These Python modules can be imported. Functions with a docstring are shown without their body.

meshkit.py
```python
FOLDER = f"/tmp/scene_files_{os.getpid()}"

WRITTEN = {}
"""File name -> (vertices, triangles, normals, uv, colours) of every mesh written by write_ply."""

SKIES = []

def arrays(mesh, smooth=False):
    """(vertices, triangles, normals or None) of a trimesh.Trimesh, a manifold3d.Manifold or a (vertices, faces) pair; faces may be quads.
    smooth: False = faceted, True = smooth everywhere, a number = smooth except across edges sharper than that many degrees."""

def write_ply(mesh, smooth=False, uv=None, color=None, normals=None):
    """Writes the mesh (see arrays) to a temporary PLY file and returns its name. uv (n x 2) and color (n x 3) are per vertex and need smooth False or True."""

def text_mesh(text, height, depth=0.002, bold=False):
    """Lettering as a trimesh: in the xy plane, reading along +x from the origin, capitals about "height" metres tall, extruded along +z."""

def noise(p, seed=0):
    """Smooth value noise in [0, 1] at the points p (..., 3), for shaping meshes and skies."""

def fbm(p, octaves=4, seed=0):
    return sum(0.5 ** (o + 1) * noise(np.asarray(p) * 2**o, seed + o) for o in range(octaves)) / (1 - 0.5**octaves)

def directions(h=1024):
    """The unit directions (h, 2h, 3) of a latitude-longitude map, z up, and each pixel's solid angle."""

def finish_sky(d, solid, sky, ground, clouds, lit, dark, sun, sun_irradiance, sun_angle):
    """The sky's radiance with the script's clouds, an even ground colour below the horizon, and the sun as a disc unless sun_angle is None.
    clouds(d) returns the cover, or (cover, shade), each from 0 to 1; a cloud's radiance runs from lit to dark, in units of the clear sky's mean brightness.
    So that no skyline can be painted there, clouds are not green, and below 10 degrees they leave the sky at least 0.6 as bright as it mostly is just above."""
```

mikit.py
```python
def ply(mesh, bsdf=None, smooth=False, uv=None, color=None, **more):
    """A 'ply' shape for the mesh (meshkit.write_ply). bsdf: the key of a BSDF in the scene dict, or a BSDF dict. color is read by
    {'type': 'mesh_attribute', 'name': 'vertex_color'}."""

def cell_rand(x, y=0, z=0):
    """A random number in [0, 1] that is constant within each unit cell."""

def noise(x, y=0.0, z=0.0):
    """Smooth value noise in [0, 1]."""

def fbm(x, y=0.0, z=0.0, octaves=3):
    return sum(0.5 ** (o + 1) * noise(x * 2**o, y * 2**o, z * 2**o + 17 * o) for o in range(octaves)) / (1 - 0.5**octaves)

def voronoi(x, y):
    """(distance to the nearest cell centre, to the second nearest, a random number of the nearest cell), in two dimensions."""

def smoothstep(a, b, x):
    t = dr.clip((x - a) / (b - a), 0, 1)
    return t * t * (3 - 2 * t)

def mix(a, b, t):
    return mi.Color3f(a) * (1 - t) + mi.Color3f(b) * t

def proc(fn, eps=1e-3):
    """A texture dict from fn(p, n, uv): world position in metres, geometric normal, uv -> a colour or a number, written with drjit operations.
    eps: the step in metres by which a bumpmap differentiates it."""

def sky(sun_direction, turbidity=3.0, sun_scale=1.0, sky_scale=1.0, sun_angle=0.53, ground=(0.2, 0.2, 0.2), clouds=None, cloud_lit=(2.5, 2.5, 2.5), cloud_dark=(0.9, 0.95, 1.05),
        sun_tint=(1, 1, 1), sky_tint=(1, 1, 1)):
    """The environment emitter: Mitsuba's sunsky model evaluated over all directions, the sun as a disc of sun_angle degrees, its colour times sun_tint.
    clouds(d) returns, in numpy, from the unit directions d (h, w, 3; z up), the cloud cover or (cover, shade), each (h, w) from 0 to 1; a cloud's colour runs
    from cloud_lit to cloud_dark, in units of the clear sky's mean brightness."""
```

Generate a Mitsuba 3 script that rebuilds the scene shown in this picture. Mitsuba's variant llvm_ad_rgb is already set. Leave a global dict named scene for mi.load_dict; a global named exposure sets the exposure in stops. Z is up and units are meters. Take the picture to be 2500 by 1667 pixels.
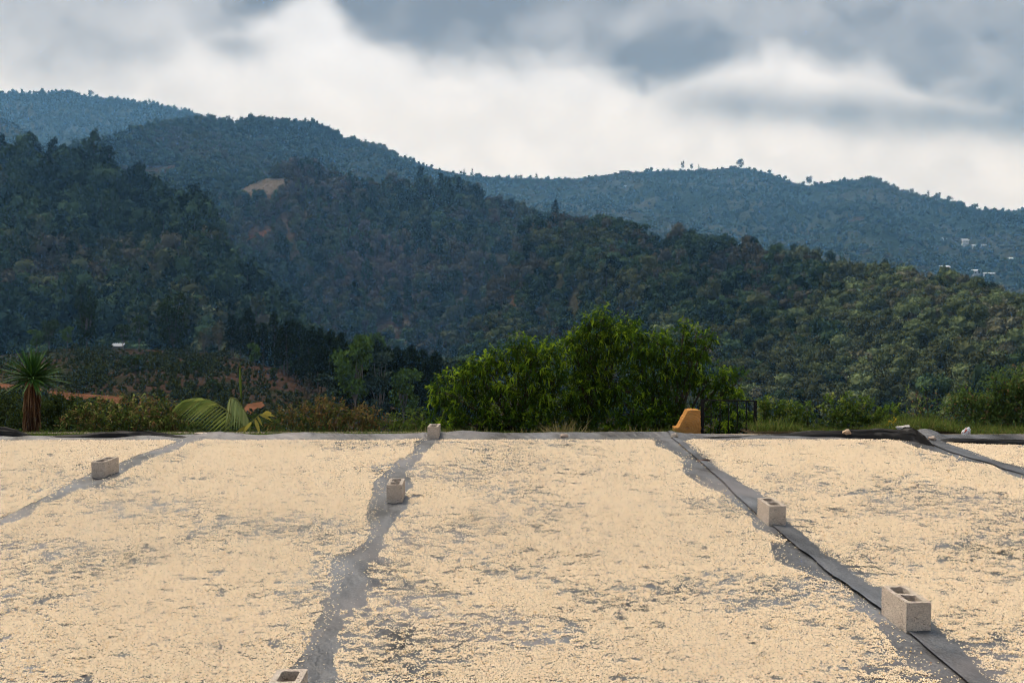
import math, numpy as np, trimesh, mitsuba as mi, mikit, meshkit
from shapely import contains_xy, prepare
from shapely.geometry import Polygon, LineString
from mikit import proc, noise, fbm, voronoi, smoothstep, mix, cell_rand
import drjit as dr

T = mi.ScalarTransform4f
scene, labels = {}, {}
PI = math.pi

# ------------------------------------------------------------------ camera, sky, exposure
F, W, H = 2700.0, 2500, 1667            # focal length in pixels of the photograph
CAM = np.array([0, 0, 2.0])
PITCH, YAW = math.radians(2.344), math.radians(0.467)
FWD = np.array([math.sin(YAW) * math.cos(PITCH), math.cos(YAW) * math.cos(PITCH), -math.sin(PITCH)])
RGT = np.array([math.cos(YAW), -math.sin(YAW), 0.0])
UPV = np.cross(RGT, FWD)
scene['camera'] = {'type': 'perspective', 'fov': math.degrees(2 * math.atan(W / 2 / F)), 'fov_axis': 'x',
                   'to_world': T().look_at(origin=CAM.tolist(), target=(CAM + FWD).tolist(), up=[0, 0, 1]),
                   'near_clip': 0.1, 'far_clip': 20000.0, 'medium': {'type': 'ref', 'id': 'haze_air'}}
exposure = 3.45

SUN = np.array([-0.30, 0.42, 0.86])
CLOUD_EDGE = np.array([(-180, 12), (-60, 9), (-24.5, 9.0), (-20.8, 9.4), (-18.4, 10.0), (-16.1, 11.5), (-13.9, 12.8), (-11.1, 14.3), (-9.4, 15.2), (-8.0, 13.9), (-4.8, 12.3), (-1.7, 11.4),
                       (1.5, 11.2), (5.8, 10.8), (8.9, 11.0), (12.0, 11.6), (15.0, 11.6), (18.9, 10.4), (25.2, 7.9), (60, 8), (180, 12)])


def cloud_cover(d):
    """A closed overcast: a dark deck with a ragged edge over a bright far sky, thin and bright where the sun stands behind it."""
    az, el = np.degrees(np.arctan2(d[..., 0], d[..., 1])), np.degrees(np.arcsin(np.clip(d[..., 2], -1, 1)))
    k = d / np.maximum(d[..., 2:] + 0.22, 0.05)                      # a flat layer overhead
    big = meshkit.fbm(np.stack([k[..., 0] * 1.3, k[..., 1] * 1.3, k[..., 2] * 0 + 3.1], -1), 5, 11)
    wx = meshkit.fbm(np.stack([az / 6, el / 4, az * 0 + 1.7], -1), 4, 21) - 0.5
    fine = meshkit.fbm(np.stack([az / 4.2 + 1.6 * wx, el / 3.0 + 1.4 * wx, az * 0 + 0.7], -1), 6, 5)
    fine2 = meshkit.fbm(np.stack([az / 8 + 1.4 * wx, el / 4.6 + wx, az * 0 + 7.7], -1), 5, 9)
    puff = np.abs(2 * meshkit.fbm(np.stack([az / 3.0 + 2 * wx, el / 2.4 + 1.6 * wx, az * 0 + 4.4], -1), 5, 15) - 1)
    edge = np.interp(az, CLOUD_EDGE[:, 0], CLOUD_EDGE[:, 1])
    e = el - edge + (fine - 0.5) * 4.2
    t = np.clip((e + 0.8) / 2.0, 0, 1)
    dark = t * t * (3 - 2 * t)
    deep = np.clip(0.82 + (fine2 - 0.5) * 0.8 + (fine - 0.5) * 0.5 + 0.30 * np.exp(-((az + 4) / 7) ** 2 - ((el - 14.8) / 2.2) ** 2) + 0.12 * np.exp(-((az - 7) / 6) ** 2 - ((el - 11.6) / 1.4) ** 2)
                   - 0.28 * np.clip((-az - 11) / 6, 0, 1) - 0.22 * np.exp(-((az - 22) / 5) ** 2 - ((el - 14) / 3) ** 2), 0.2, 1)
    s = dark * deep
    band = np.exp(-((el - (9.9 - 0.11 * (az - 9)) + 1.2 * (fine - 0.5)) / 0.95) ** 2) * np.clip((az - 7.5) / 4, 0, 1) * np.clip((40 - az) / 10, 0, 1)
    s = np.maximum(s, band * (0.25 + 0.85 * fine))
    s = np.maximum(s, 0.62 * np.exp(-((az + 13.6) / 1.5) ** 2 - ((el - 12.3 + (fine - 0.5)) / 0.8) ** 2))
    s = s + 0.50 * np.clip(fine2 - 0.44, 0, 1) + 0.30 * np.clip(0.40 - puff, 0, 1) * np.clip(1.2 - s, 0, 1)
    grain = meshkit.fbm(np.stack([az / 1.7 + 2 * wx, el / 1.25 + 1.6 * wx, az * 0 + 2.2], -1), 4, 25) - 0.5
    s = s + grain * (0.16 + 0.30 * s)
    near_sun = np.degrees(np.arccos(np.clip(d @ (SUN / np.linalg.norm(SUN)), -1, 1)))
    over = np.clip(0.95 - 0.95 * np.exp(-(near_sun / 36) ** 2) + 0.7 * (big - 0.5), 0, 1)
    up = np.clip((el - 17) / 14, 0, 1)
    s = s * (1 - up) + over * up
    return np.ones_like(s), np.clip(s, 0, 1)


scene['sky'] = mikit.sky(SUN.tolist(), turbidity=3, sun_scale=0.30, sky_scale=1.0, sun_angle=28, clouds=cloud_cover,
                         sun_tint=(0.90, 0.97, 1.08), cloud_lit=(1.03, 1.10, 1.22), cloud_dark=(0.225, 0.258, 0.312), ground=(0.1, 0.1, 0.08))


# ------------------------------------------------------------------ helpers
def ray(px, py):
    px, py = np.asarray(px, float), np.asarray(py, float)
    return FWD + RGT * ((px - W / 2) / F)[..., None] + UPV * ((H / 2 - py) / F)[..., None]


def at(px, py, y):
    """The point at depth y whose picture is at (px, py) of the photograph."""
    d = ray(px, py)
    return CAM + d * (np.asarray(y, float) / d[..., 1])[..., None]


def ground_at(px, py, z=0.0):
    d = ray(px, py)
    return CAM + d * ((z - CAM[2]) / d[..., 2])[..., None]


class Geo:
    """Collects triangles with one colour per vertex."""

    def __init__(self):
        self.v, self.f, self.c, self.n = [], [], [], 0

    def add(self, v, f, c):
        v = np.asarray(v, float).reshape(-1, 3)
        f = np.asarray(f, int)
        if f.shape[1] == 4:
            f = np.vstack([f[:, [0, 1, 2]], f[:, [0, 2, 3]]])
        self.v.append(v)
        self.f.append(f + self.n)
        self.c.append(np.broadcast_to(np.asarray(c, float), v.shape))
        self.n += len(v)
        return self

    def arrays(self):
        return np.vstack(self.v), np.vstack(self.f), np.vstack(self.c)

    def ply(self, bsdf, smooth=False, **more):
        v, f, c = self.arrays()
        return mikit.ply((v, f), bsdf, smooth=smooth, color=c, **more)


def numbered(name, parent=None):
    base = f'{parent}__{name}' if parent else name
    k, i = base, 0
    while k in scene or k in used_keys:
        i += 1
        k = f'{base}_{i:03d}'
    used_keys.add(k)
    return k


used_keys = set()


def put(name, shape, parent=None, label=None, category=None, group=None, kind=None):
    k = numbered(name, parent)
    scene[k] = shape
    tag(k, label, category, group, kind)
    return k


def tag(k, label=None, category=None, group=None, kind=None):
    e = {a: b for a, b in (('label', label), ('category', category), ('group', group), ('kind', kind)) if b}
    if e:
        labels[k] = e


def thing(name, label, category, group=None):
    k = numbered(name)
    tag(k, label, category, group)
    return k


def unit(a):
    return a / np.maximum(np.linalg.norm(a, axis=-1, keepdims=True), 1e-9)


def grid_faces(nx, ny):
    i, j = np.meshgrid(np.arange(nx - 1), np.arange(ny - 1), indexing='ij')
    a = i * ny + j
    return np.stack([a, a + ny, a + ny + 1, a + 1], -1).reshape(-1, 4)


def tube(points, radii, sides=6):
    p = np.asarray(points, float)
    r = np.broadcast_to(radii, (len(p),))
    t = unit(np.gradient(p, axis=0))
    a = unit(np.cross(t, np.where(np.abs(t[:, 2:]) < 0.9, [0, 0, 1.0], [1.0, 0, 0])))
    b = np.cross(t, a)
    g = np.arange(sides) * 2 * PI / sides
    v = p[:, None] + r[:, None, None] * (np.cos(g)[None, :, None] * a[:, None] + np.sin(g)[None, :, None] * b[:, None])
    i, j = np.meshgrid(np.arange(len(p) - 1), np.arange(sides), indexing='ij')
    f = np.stack([i * sides + j, i * sides + (j + 1) % sides, (i + 1) * sides + (j + 1) % sides, (i + 1) * sides + j], -1).reshape(-1, 4)
    return v.reshape(-1, 3), f


def leaves(base, direc, length, width, droop, rng, segs=3, side=None):
    """Curved leaf blades: (vertices, triangles), each blade a strip that ends in a point."""
    n = len(base)
    length, width, droop = (np.broadcast_to(np.asarray(x, float), (n,)) for x in (length, width, droop))
    direc = unit(direc)
    side = unit(side) if side is not None else unit(np.cross(direc, np.array([0, 0, 1.0]) + 0.35 * rng.normal(size=(n, 3))))
    s = np.linspace(0, 1, segs + 1)
    w = np.interp(s, [0, 0.15, 0.45, 1], [0.35, 0.85, 1.0, 0.0])
    P = base[:, None] + direc[:, None] * (length[:, None] * s)[..., None]
    P[..., 2] -= droop[:, None] * length[:, None] * s ** 2
    off = side[:, None] * (0.5 * width[:, None] * w)[..., None]
    v = np.concatenate([(P - off)[:, :segs], (P + off)[:, :segs], P[:, segs:]], 1)          # left, right, tip
    k = 2 * segs + 1
    f = []
    for q in range(segs - 1):
        f += [[q, segs + q, segs + q + 1], [q, segs + q + 1, q + 1]]
    f += [[segs - 1, 2 * segs - 1, 2 * segs]]
    f = (np.array(f)[None] + (np.arange(n) * k)[:, None, None]).reshape(-1, 3)
    return v.reshape(-1, 3), f, k


def diffuse(rgb):
    return {'type': 'twosided', 'bsdf': {'type': 'diffuse', 'reflectance': {'type': 'rgb', 'value': list(rgb)}}}


VC = {'type': 'mesh_attribute', 'name': 'vertex_color'}

# ------------------------------------------------------------------ materials
scene['mat_leaf'] = {'type': 'principledthin', 'base_color': VC, 'roughness': 0.45, 'diff_trans': 0.9, 'spec_trans': 0.0, 'eta': 1.4}
scene['mat_far_leaf'] = {'type': 'twosided', 'bsdf': {'type': 'diffuse', 'reflectance': VC}}
scene['mat_plain'] = {'type': 'twosided', 'bsdf': {'type': 'principled', 'base_color': VC, 'roughness': 0.75, 'specular': 0.3}}
scene['mat_bean'] = {'type': 'principled', 'base_color': VC, 'roughness': 0.7, 'specular': 0.15}


def cloth_colour(p, n, uv):
    w = noise(p.x * 120, p.y * 70, p.z * 100)
    d = fbm(p.x * 3.4, p.y * 2.0, p.z * 5.0, octaves=4)
    g = 0.060 + 0.06 * (w - 0.5) + 0.20 * (d - 0.5) + 0.05 * (fbm(p.x * 9 + 3 * p.y, p.y * 3, p.z * 20, octaves=3) - 0.5)
    dust = smoothstep(0.50, 0.75, fbm(p.x * 1.3 + 9, p.y * 0.9, 2.0, octaves=4))
    return mix(mi.Color3f(g * 0.94, g, g * 1.12), (0.15, 0.135, 0.135), dust * 0.55)


def cloth_bump(p, n, uv):
    return 0.12 * noise(p.x * 150, p.y * 150, p.z * 150) + 1.2 * fbm(p.x * 12 + 5 * p.y, p.y * 4.5 - 2 * p.x, p.z * 9, octaves=4)


scene['mat_cloth'] = {'type': 'twosided', 'bsdf': {'type': 'bumpmap', 'bump': proc(cloth_bump, 3e-3), 'scale': 0.030,
                      'bsdf': {'type': 'principled', 'base_color': proc(cloth_colour), 'roughness': 0.5, 'specular': 0.5}}}


def block_colour(p, n, uv):
    g = fbm(p.x * 14, p.y * 14, p.z * 14, octaves=3)
    s = noise(p.x * 190, p.y * 190, p.z * 190)
    h = noise(p.x * 95 + 40, p.y * 95, p.z * 95)
    c = mix((0.47, 0.40, 0.335), (0.64, 0.56, 0.475), g)
    c = c * (0.62 + 0.76 * s)
    return mix(c, (0.16, 0.11, 0.08), smoothstep(0.70, 0.84, h) * 0.65)


def block_bump(p, n, uv):
    return noise(p.x * 170, p.y * 170, p.z * 170) + 0.7 * noise(p.x * 330, p.y * 330, p.z * 330)


scene['mat_block'] = {'type': 'bumpmap', 'bump': proc(block_bump, 1e-3), 'scale': 0.006, 'bsdf': {'type': 'diffuse', 'reflectance': proc(block_colour)}}


def soil_colour(p, n, uv):
    a = fbm(p.x / 38, p.y / 38, p.z / 38, octaves=5)
    b = fbm(p.x / 3.1, p.y / 3.1, p.z / 3.1, octaves=3)
    g = mix((0.030, 0.034, 0.018), (0.075, 0.055, 0.038), smoothstep(0.35, 0.68, a))
    return g * (0.55 + 0.9 * b)


scene['mat_soil'] = {'type': 'twosided', 'bsdf': {'type': 'diffuse', 'reflectance': proc(soil_colour)}}


def earth_colour(p, n, uv):
    a = fbm(p.x / 4, p.y / 4, p.z / 2, octaves=4)
    return mix((0.07, 0.034, 0.020), (0.20, 0.092, 0.05), a) * (0.7 + 0.6 * noise(p.x * 1.5, p.y * 1.5, p.z * 1.5))




def red_soil_colour(p, n, uv):
    a = fbm(p.x / 14, p.y / 20, p.z / 9, octaves=4)
    b = fbm(p.x / 1.3, p.y / 1.8, p.z / 1.3, octaves=3)
    return mix((0.022, 0.024, 0.014), (0.046, 0.030, 0.022), smoothstep(0.36, 0.62, a)) * (0.5 + 1.0 * b)


def far_soil_colour(p, n, uv):
    a = fbm(p.x / 90, p.y / 90, p.z / 60, octaves=5)
    return mix((0.014, 0.024, 0.014), (0.040, 0.042, 0.026), smoothstep(0.40, 0.72, a)) * (0.6 + 0.8 * noise(p.x / 6, p.y / 6, p.z / 6))


scene['mat_far_soil'] = {'type': 'twosided', 'bsdf': {'type': 'diffuse', 'reflectance': proc(far_soil_colour)}}
scene['mat_red_soil'] = {'type': 'twosided', 'bsdf': {'type': 'diffuse', 'reflectance': proc(red_soil_colour)}}
scene['mat_earth'] = {'type': 'twosided', 'bsdf': {'type': 'diffuse', 'reflectance': proc(earth_colour)}}


def concrete_colour(p, n, uv):
    a = fbm(p.x * 3, p.y * 3, p.z * 3, octaves=4)
    return mix((0.16, 0.135, 0.11), (0.34, 0.29, 0.24), a)


scene['mat_concrete'] = {'type': 'twosided', 'bsdf': {'type': 'diffuse', 'reflectance': proc(concrete_colour)}}

def black_cloth_colour(p, n, uv):
    w = noise(p.x * 300, p.y * 300, p.z * 300)
    d = smoothstep(0.52, 0.72, fbm(p.x * 3, p.y * 9, p.z * 12, octaves=4))
    return mix((0.012, 0.012, 0.013), (0.085, 0.082, 0.08), d * 0.8) * (0.7 + 0.6 * w)


scene['mat_black_cloth'] = {'type': 'twosided', 'bsdf': {'type': 'principled', 'base_color': proc(black_cloth_colour), 'roughness': 0.7, 'specular': 0.15}}

# ------------------------------------------------------------------ air
SIG = 1.05
scene['haze_air'] = {'type': 'homogeneous', 'albedo': {'type': 'rgb', 'value': [0.93, 0.95, 0.97]},
                     'sigma_t': {'type': 'rgb', 'value': [0.26e-4 * SIG, 0.61e-4 * SIG, 1.08e-4 * SIG]}}

# ------------------------------------------------------------------ hills
LAY = {}


def curve(pts):
    a = np.array(pts, float)
    return lambda x: np.interp(x, a[:, 0], a[:, 1])


def fold(x, y, scale, seed):
    """Ridged noise: sharp gullies between rounded spurs."""
    return np.abs(2 * meshkit.fbm(np.stack([x / scale, y / scale, x * 0], -1), 4, seed) - 1)


def hill(name, label, px0, px1, crest, dist, foot_py, foot_d, bend=1.0, rough=6.0, gully=60.0, nx=220, nt=70, back=0.35, mat='mat_soil', seed=1):
    cpx = np.linspace(px0, px1, nx)
    cy, cd, fy, fd = curve(crest)(cpx), curve(dist)(cpx), curve(foot_py)(cpx), curve(foot_d)(cpx)
    top, foot = at(cpx, cy, cd), at(cpx, fy, fd)
    t = np.linspace(0, 1, nt)[None, :, None]
    P = foot[:, None] * (1 - t) + top[:, None] * t
    P[..., 2] = foot[:, None, 2] + (top - foot)[:, None, 2] * t[..., 0] ** bend
    g = fold(P[..., 0] + 0.25 * P[..., 1], P[..., 1] * 0.35, gully, seed)
    env = np.sin(np.clip(t[..., 0], 0, 1) * PI) ** 0.7
    P[..., 2] += rough * env * (2.2 * g - 1.0) + 0.25 * rough * env * (meshkit.fbm(P / 14, 3, seed) - 0.5)
    rows = np.linspace(0.08, 1, 8)[None, :, None]
    away = unit((top - foot) * np.array([1, 1, 0.0]))
    L = np.linalg.norm((top - foot)[:, :2], axis=1)[:, None, None]
    B = top[:, None] + away[:, None] * L * back * rows
    B[..., 2] -= (top - foot)[:, None, 2] * (rows[..., 0] ** 1.3) * 0.9 + 3 * rows[..., 0]
    skirt = foot[:, None] - away[:, None] * 40
    skirt[..., 2] = -125
    full = np.concatenate([skirt, P, B], 1)
    LAY[name] = dict(px=cpx, P=P, nx=nx, nt=nt)
    v = full.reshape(-1, 3)
    put(name, mikit.ply((v, grid_faces(nx, nt + 9)), mat, smooth=True), label=label, kind='structure')
    q = P - CAM
    z = q @ FWD
    LAY[name]['py'] = H / 2 - F * (q @ UPV) / z
    LAY[name]['pxs'] = W / 2 + F * (q @ RGT) / z


def on_hill(name, px, py):
    """The point of the hill whose picture is at (px, py)."""
    l = LAY[name]
    i = int(np.clip(np.searchsorted(l['px'], px), 1, l['nx'] - 1))
    a = (px - l['px'][i - 1]) / (l['px'][i] - l['px'][i - 1])
    col = l['P'][i - 1] * (1 - a) + l['P'][i] * a
    pys = l['py'][i - 1] * (1 - a) + l['py'][i] * a
    pys = np.minimum.accumulate(pys)
    k = np.interp(-py, -pys, np.arange(l['nt']))
    return np.array([np.interp(k, np.arange(l['nt']), col[:, c]) for c in range(3)])


def hill_points(name, n, rng, t0=0.0, t1=1.0, power=1.0):
    """n random points of the hill's visible front: (points, px, py, t)."""
    l = LAY[name]
    u, t = rng.random(n) * (l['nx'] - 1.001), (t0 + (t1 - t0) * rng.random(n) ** power) * (l['nt'] - 1.001)
    i, j = u.astype(int), t.astype(int)
    a, b = (u - i), (t - j)

    def s(A):
        a_, b_ = (a[:, None], b[:, None]) if A.ndim == 3 else (a, b)
        return (A[i, j] * (1 - a_) + A[i + 1, j] * a_) * (1 - b_) + (A[i, j + 1] * (1 - a_) + A[i + 1, j + 1] * a_) * b_
    return s(l['P']), s(l['pxs']), s(l['py']), t / (l['nt'] - 1)


hill('mountain', 'distant blue mountain ridge at the far left under the clouds', -300, 760,
     [(-300, 228), (0, 231), (110, 230), (160, 225), (230, 241), (330, 253), (430, 268), (520, 294), (650, 335), (760, 370)], [(-300, 4900), (760, 4600)], [(-300, 470), (760, 470)], [(-300, 3800), (760, 3800)],
     rough=30, gully=420, nx=150, nt=24, seed=3, mat='mat_far_soil')
LAY['mountain_far_left'] = LAY['mountain']
hill('mountain', 'faint blue ridge at the far right edge of the picture', 2300, 2800,
     [(2300, 530), (2380, 522), (2430, 516), (2480, 514), (2500, 508), (2650, 490), (2800, 500)], [(2300, 5000), (2800, 4900)], [(2300, 620), (2800, 620)], [(2300, 4200), (2800, 4200)], rough=20, gully=300, nx=80, nt=16, seed=4, mat='mat_far_soil')

hill('spur', 'dark blue spur behind the wooded hill at the left edge', -300, 260,
     [(-300, 250), (0, 285), (50, 312), (100, 352), (140, 375), (200, 405), (260, 430)], [(-300, 3300), (260, 3200)], [(-300, 520), (260, 520)], [(-300, 2500), (260, 2500)], rough=14, gully=260, nx=90, nt=24, seed=5, mat='mat_far_soil')
hill('mountainside', 'long forested mountain ridge running across the middle distance', -300, 2800,
     [(-300, 460), (0, 420), (120, 378), (180, 353), (300, 328), (400, 305), (480, 292), (520, 293), (570, 305), (620, 296), (700, 294), (780, 302), (830, 335), (900, 355), (960, 376), (1000, 392), (1060, 412), (1150, 430),
      (1250, 434), (1350, 438), (1420, 436), (1500, 424), (1600, 418), (1700, 417), (1800, 409), (1870, 421), (1930, 444), (1970, 455), (2020, 446), (2100, 438), (2150, 441), (2200, 470), (2300, 490), (2400, 514), (2500, 526), (2650, 545), (2800, 560)],
     [(-300, 1700), (120, 1800), (500, 2400), (800, 3000), (1200, 4000), (1800, 4200), (2200, 3500), (2500, 3000), (2800, 2800)],
     [(-300, 700), (500, 640), (1000, 700), (1400, 760), (2000, 900), (2800, 960)], [(-300, 1150), (500, 1300), (1200, 1600), (1800, 1500), (2200, 1200), (2800, 1000)], bend=0.95, rough=90, gully=520, nx=420, nt=80, seed=6, mat='mat_far_soil')
hill('hillside', 'brown and green valley side across the gorge in the middle', 150, 1560,
     [(150, 560), (300, 520), (400, 500), (520, 500), (560, 482), (600, 455), (650, 436), (700, 424), (760, 425), (830, 450), (900, 462), (960, 452), (1100, 452), (1180, 482), (1260, 515), (1340, 540), (1420, 565), (1560, 640)],
     [(150, 1400), (650, 1500), (1100, 1480), (1560, 1400)], [(150, 960), (1000, 970), (1560, 990)], [(150, 820), (1000, 860), (1560, 860)], bend=1.0, rough=60, gully=260, nx=300, nt=90, seed=7)
hill('wooded_spur', 'forested spur falling away to the right behind the black railing', 1120, 2800,
     [(1120, 930), (1150, 880), (1175, 800), (1205, 720), (1250, 630), (1290, 572), (1340, 545), (1480, 552), (1560, 576), (1600, 592), (1700, 588), (1800, 605), (1900, 640), (2000, 670), (2100, 695), (2200, 722), (2300, 735), (2400, 752), (2500, 800), (2650, 850), (2800, 870)],
     [(1120, 560), (1200, 800), (1340, 960), (1600, 820), (1900, 660), (2200, 540), (2500, 440), (2800, 400)], [(1120, 1010), (1500, 1040), (2800, 1090)], [(1120, 520), (1340, 480), (1900, 340), (2500, 240), (2800, 220)],
     bend=1.0, rough=24, gully=120, nx=360, nt=90, seed=8)
hill('wooded_hill', 'dark wooded hill filling the left side behind the plantation', -400, 780,
     [(-400, 400), (0, 402), (100, 402), (170, 415), (230, 430), (290, 462), (350, 496), (420, 512), (480, 525), (510, 585), (545, 665), (600, 715), (660, 768), (700, 812), (740, 870), (780, 930)],
     [(-400, 960), (0, 940), (300, 860), (500, 770), (700, 660), (780, 620)], [(-400, 980), (780, 1000)], [(-400, 510), (780, 490)], bend=1.0, rough=20, gully=110, nx=280, nt=90, seed=9)
hill('plantation_hill', 'low hill with reddish soil and coffee rows below the patio on the left', -400, 1330,
     [(-400, 868), (0, 868), (150, 852), (300, 850), (450, 858), (560, 868), (640, 889), (720, 912), (800, 938), (930, 968), (1050, 1002), (1150, 1040), (1330, 1120)],
     [(-400, 330), (300, 345), (570, 335), (700, 300), (950, 280), (1330, 270)], [(-400, 1140), (400, 1120), (1330, 1200)], [(-400, 130), (500, 130), (1330, 120)], bend=1.0, rough=1.0, gully=40, nx=240, nt=90, seed=10, back=0.25, mat='mat_red_soil')

# the valley floor and the bank below the patio
xs, ys = np.linspace(-5000, 5000, 60), np.linspace(60, 6600, 60)
X, Y = np.meshgrid(xs, ys, indexing='ij')
put('valley_ground', mikit.ply((np.stack([X, Y, -120 + 0.004 * Y + 10 * meshkit.fbm(np.stack([X / 300, Y / 300, X * 0], -1), 3, 2)], -1).reshape(-1, 3), grid_faces(60, 60)), 'mat_soil', smooth=True), kind='structure',
    label='valley floor between the hills, mostly hidden')
xs, ys = np.linspace(-60, 60, 161), np.concatenate([np.linspace(16.05, 24, 26), np.linspace(26, 140, 30)])
X, Y = np.meshgrid(xs, ys, indexing='ij')
dz = np.where(Y < 19, (Y - 16.05) * 0.10, 0.295 + (Y - 19) * 0.62)
Z = -0.10 - dz + 0.10 * (meshkit.fbm(np.stack([X * 0.9, Y * 0.9, X * 0], -1), 4, 3) - 0.5) * np.clip((Y - 16.1) / 0.5, 0, 1)
put('bank', mikit.ply((np.stack([X, Y, Z], -1).reshape(-1, 3), grid_faces(161, len(ys))), 'mat_soil', smooth=True), kind='structure', label='overgrown bank falling away beyond the patio edge')
s = trimesh.creation.box((120, 46, 0.5))
s.apply_translation((0, -6.9, -0.262))
put('patio_ground', mikit.ply(s, 'mat_concrete'), kind='structure', label='flat drying patio under the ground cloth')

# haze: one closed box round everything but the sky
scene['haze'] = {'type': 'cube', 'to_world': T().translate([0, 2950, 480]).scale([5200, 3850, 620]), 'bsdf': {'type': 'null'}, 'interior': {'type': 'ref', 'id': 'haze_air'}}
tag('haze', 'blue haze over the far hills', 'haze', kind='stuff')

# ------------------------------------------------------------------ patio: ground cloths, coffee, blocks, stones
def gxy(pts):
    p = ground_at(*np.array(pts, float).T)
    return p[:, :2]


SEAM_R = gxy([(1644, 1078), (1665, 1095), (1693, 1119), (1711, 1135), (1724, 1148), (1747, 1168), (1773, 1192), (1795, 1216), (1817, 1233), (1849, 1263), (1884, 1292), (1921, 1325), (1947, 1348), (1982, 1374),
              (2016, 1403), (2033, 1419), (2099, 1465), (2163, 1511), (2216, 1554), (2257, 1592), (2308, 1636), (2344, 1667)])
SEAM_FR = gxy([(2258, 1079), (2291, 1096), (2316, 1108), (2371, 1125), (2419, 1138), (2444, 1149), (2500, 1165)])
SEAM_C = gxy([(1050, 1080), (1012, 1120), (970, 1165), (950, 1215), (945, 1260), (915, 1320), (870, 1380), (836, 1470), (810, 1520), (770, 1590), (735, 1640)])
SEAM_L = gxy([(470, 1085), (400, 1112), (330, 1140), (240, 1180), (150, 1212), (60, 1258), (10, 1282)])


def seam(poly):
    o = np.argsort(poly[:, 1])
    y, x = poly[o, 1], poly[o, 0]
    return lambda q: np.interp(q, y, x)


SEAMS = [lambda q: -8.0 + 0 * q, seam(SEAM_L), seam(SEAM_C), seam(SEAM_R), seam(SEAM_FR), lambda q: 9.3 + 0 * q]
FAR_LIFT = np.array([(-8, .02), (-7.2, .04), (-6.9, .03), (-6.2, .02), (-5.7, .03), (-5.3, .05), (-4.8, .05), (-4.35, .02), (-4, .06), (-3.4, .03), (-2.8, .07), (-2.2, .05), (-1.2, .04), (-0.8, .05), (-.45, .10), (0, .05), (.8, .06),
                     (1.5, .07), (2.1, .06), (2.5, .04), (3.2, .03), (3.7, .02), (4.2, .02), (4.9, .02), (5.4, .02), (5.9, .02), (6.3, .02), (7, .03), (9.3, .03)])


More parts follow.
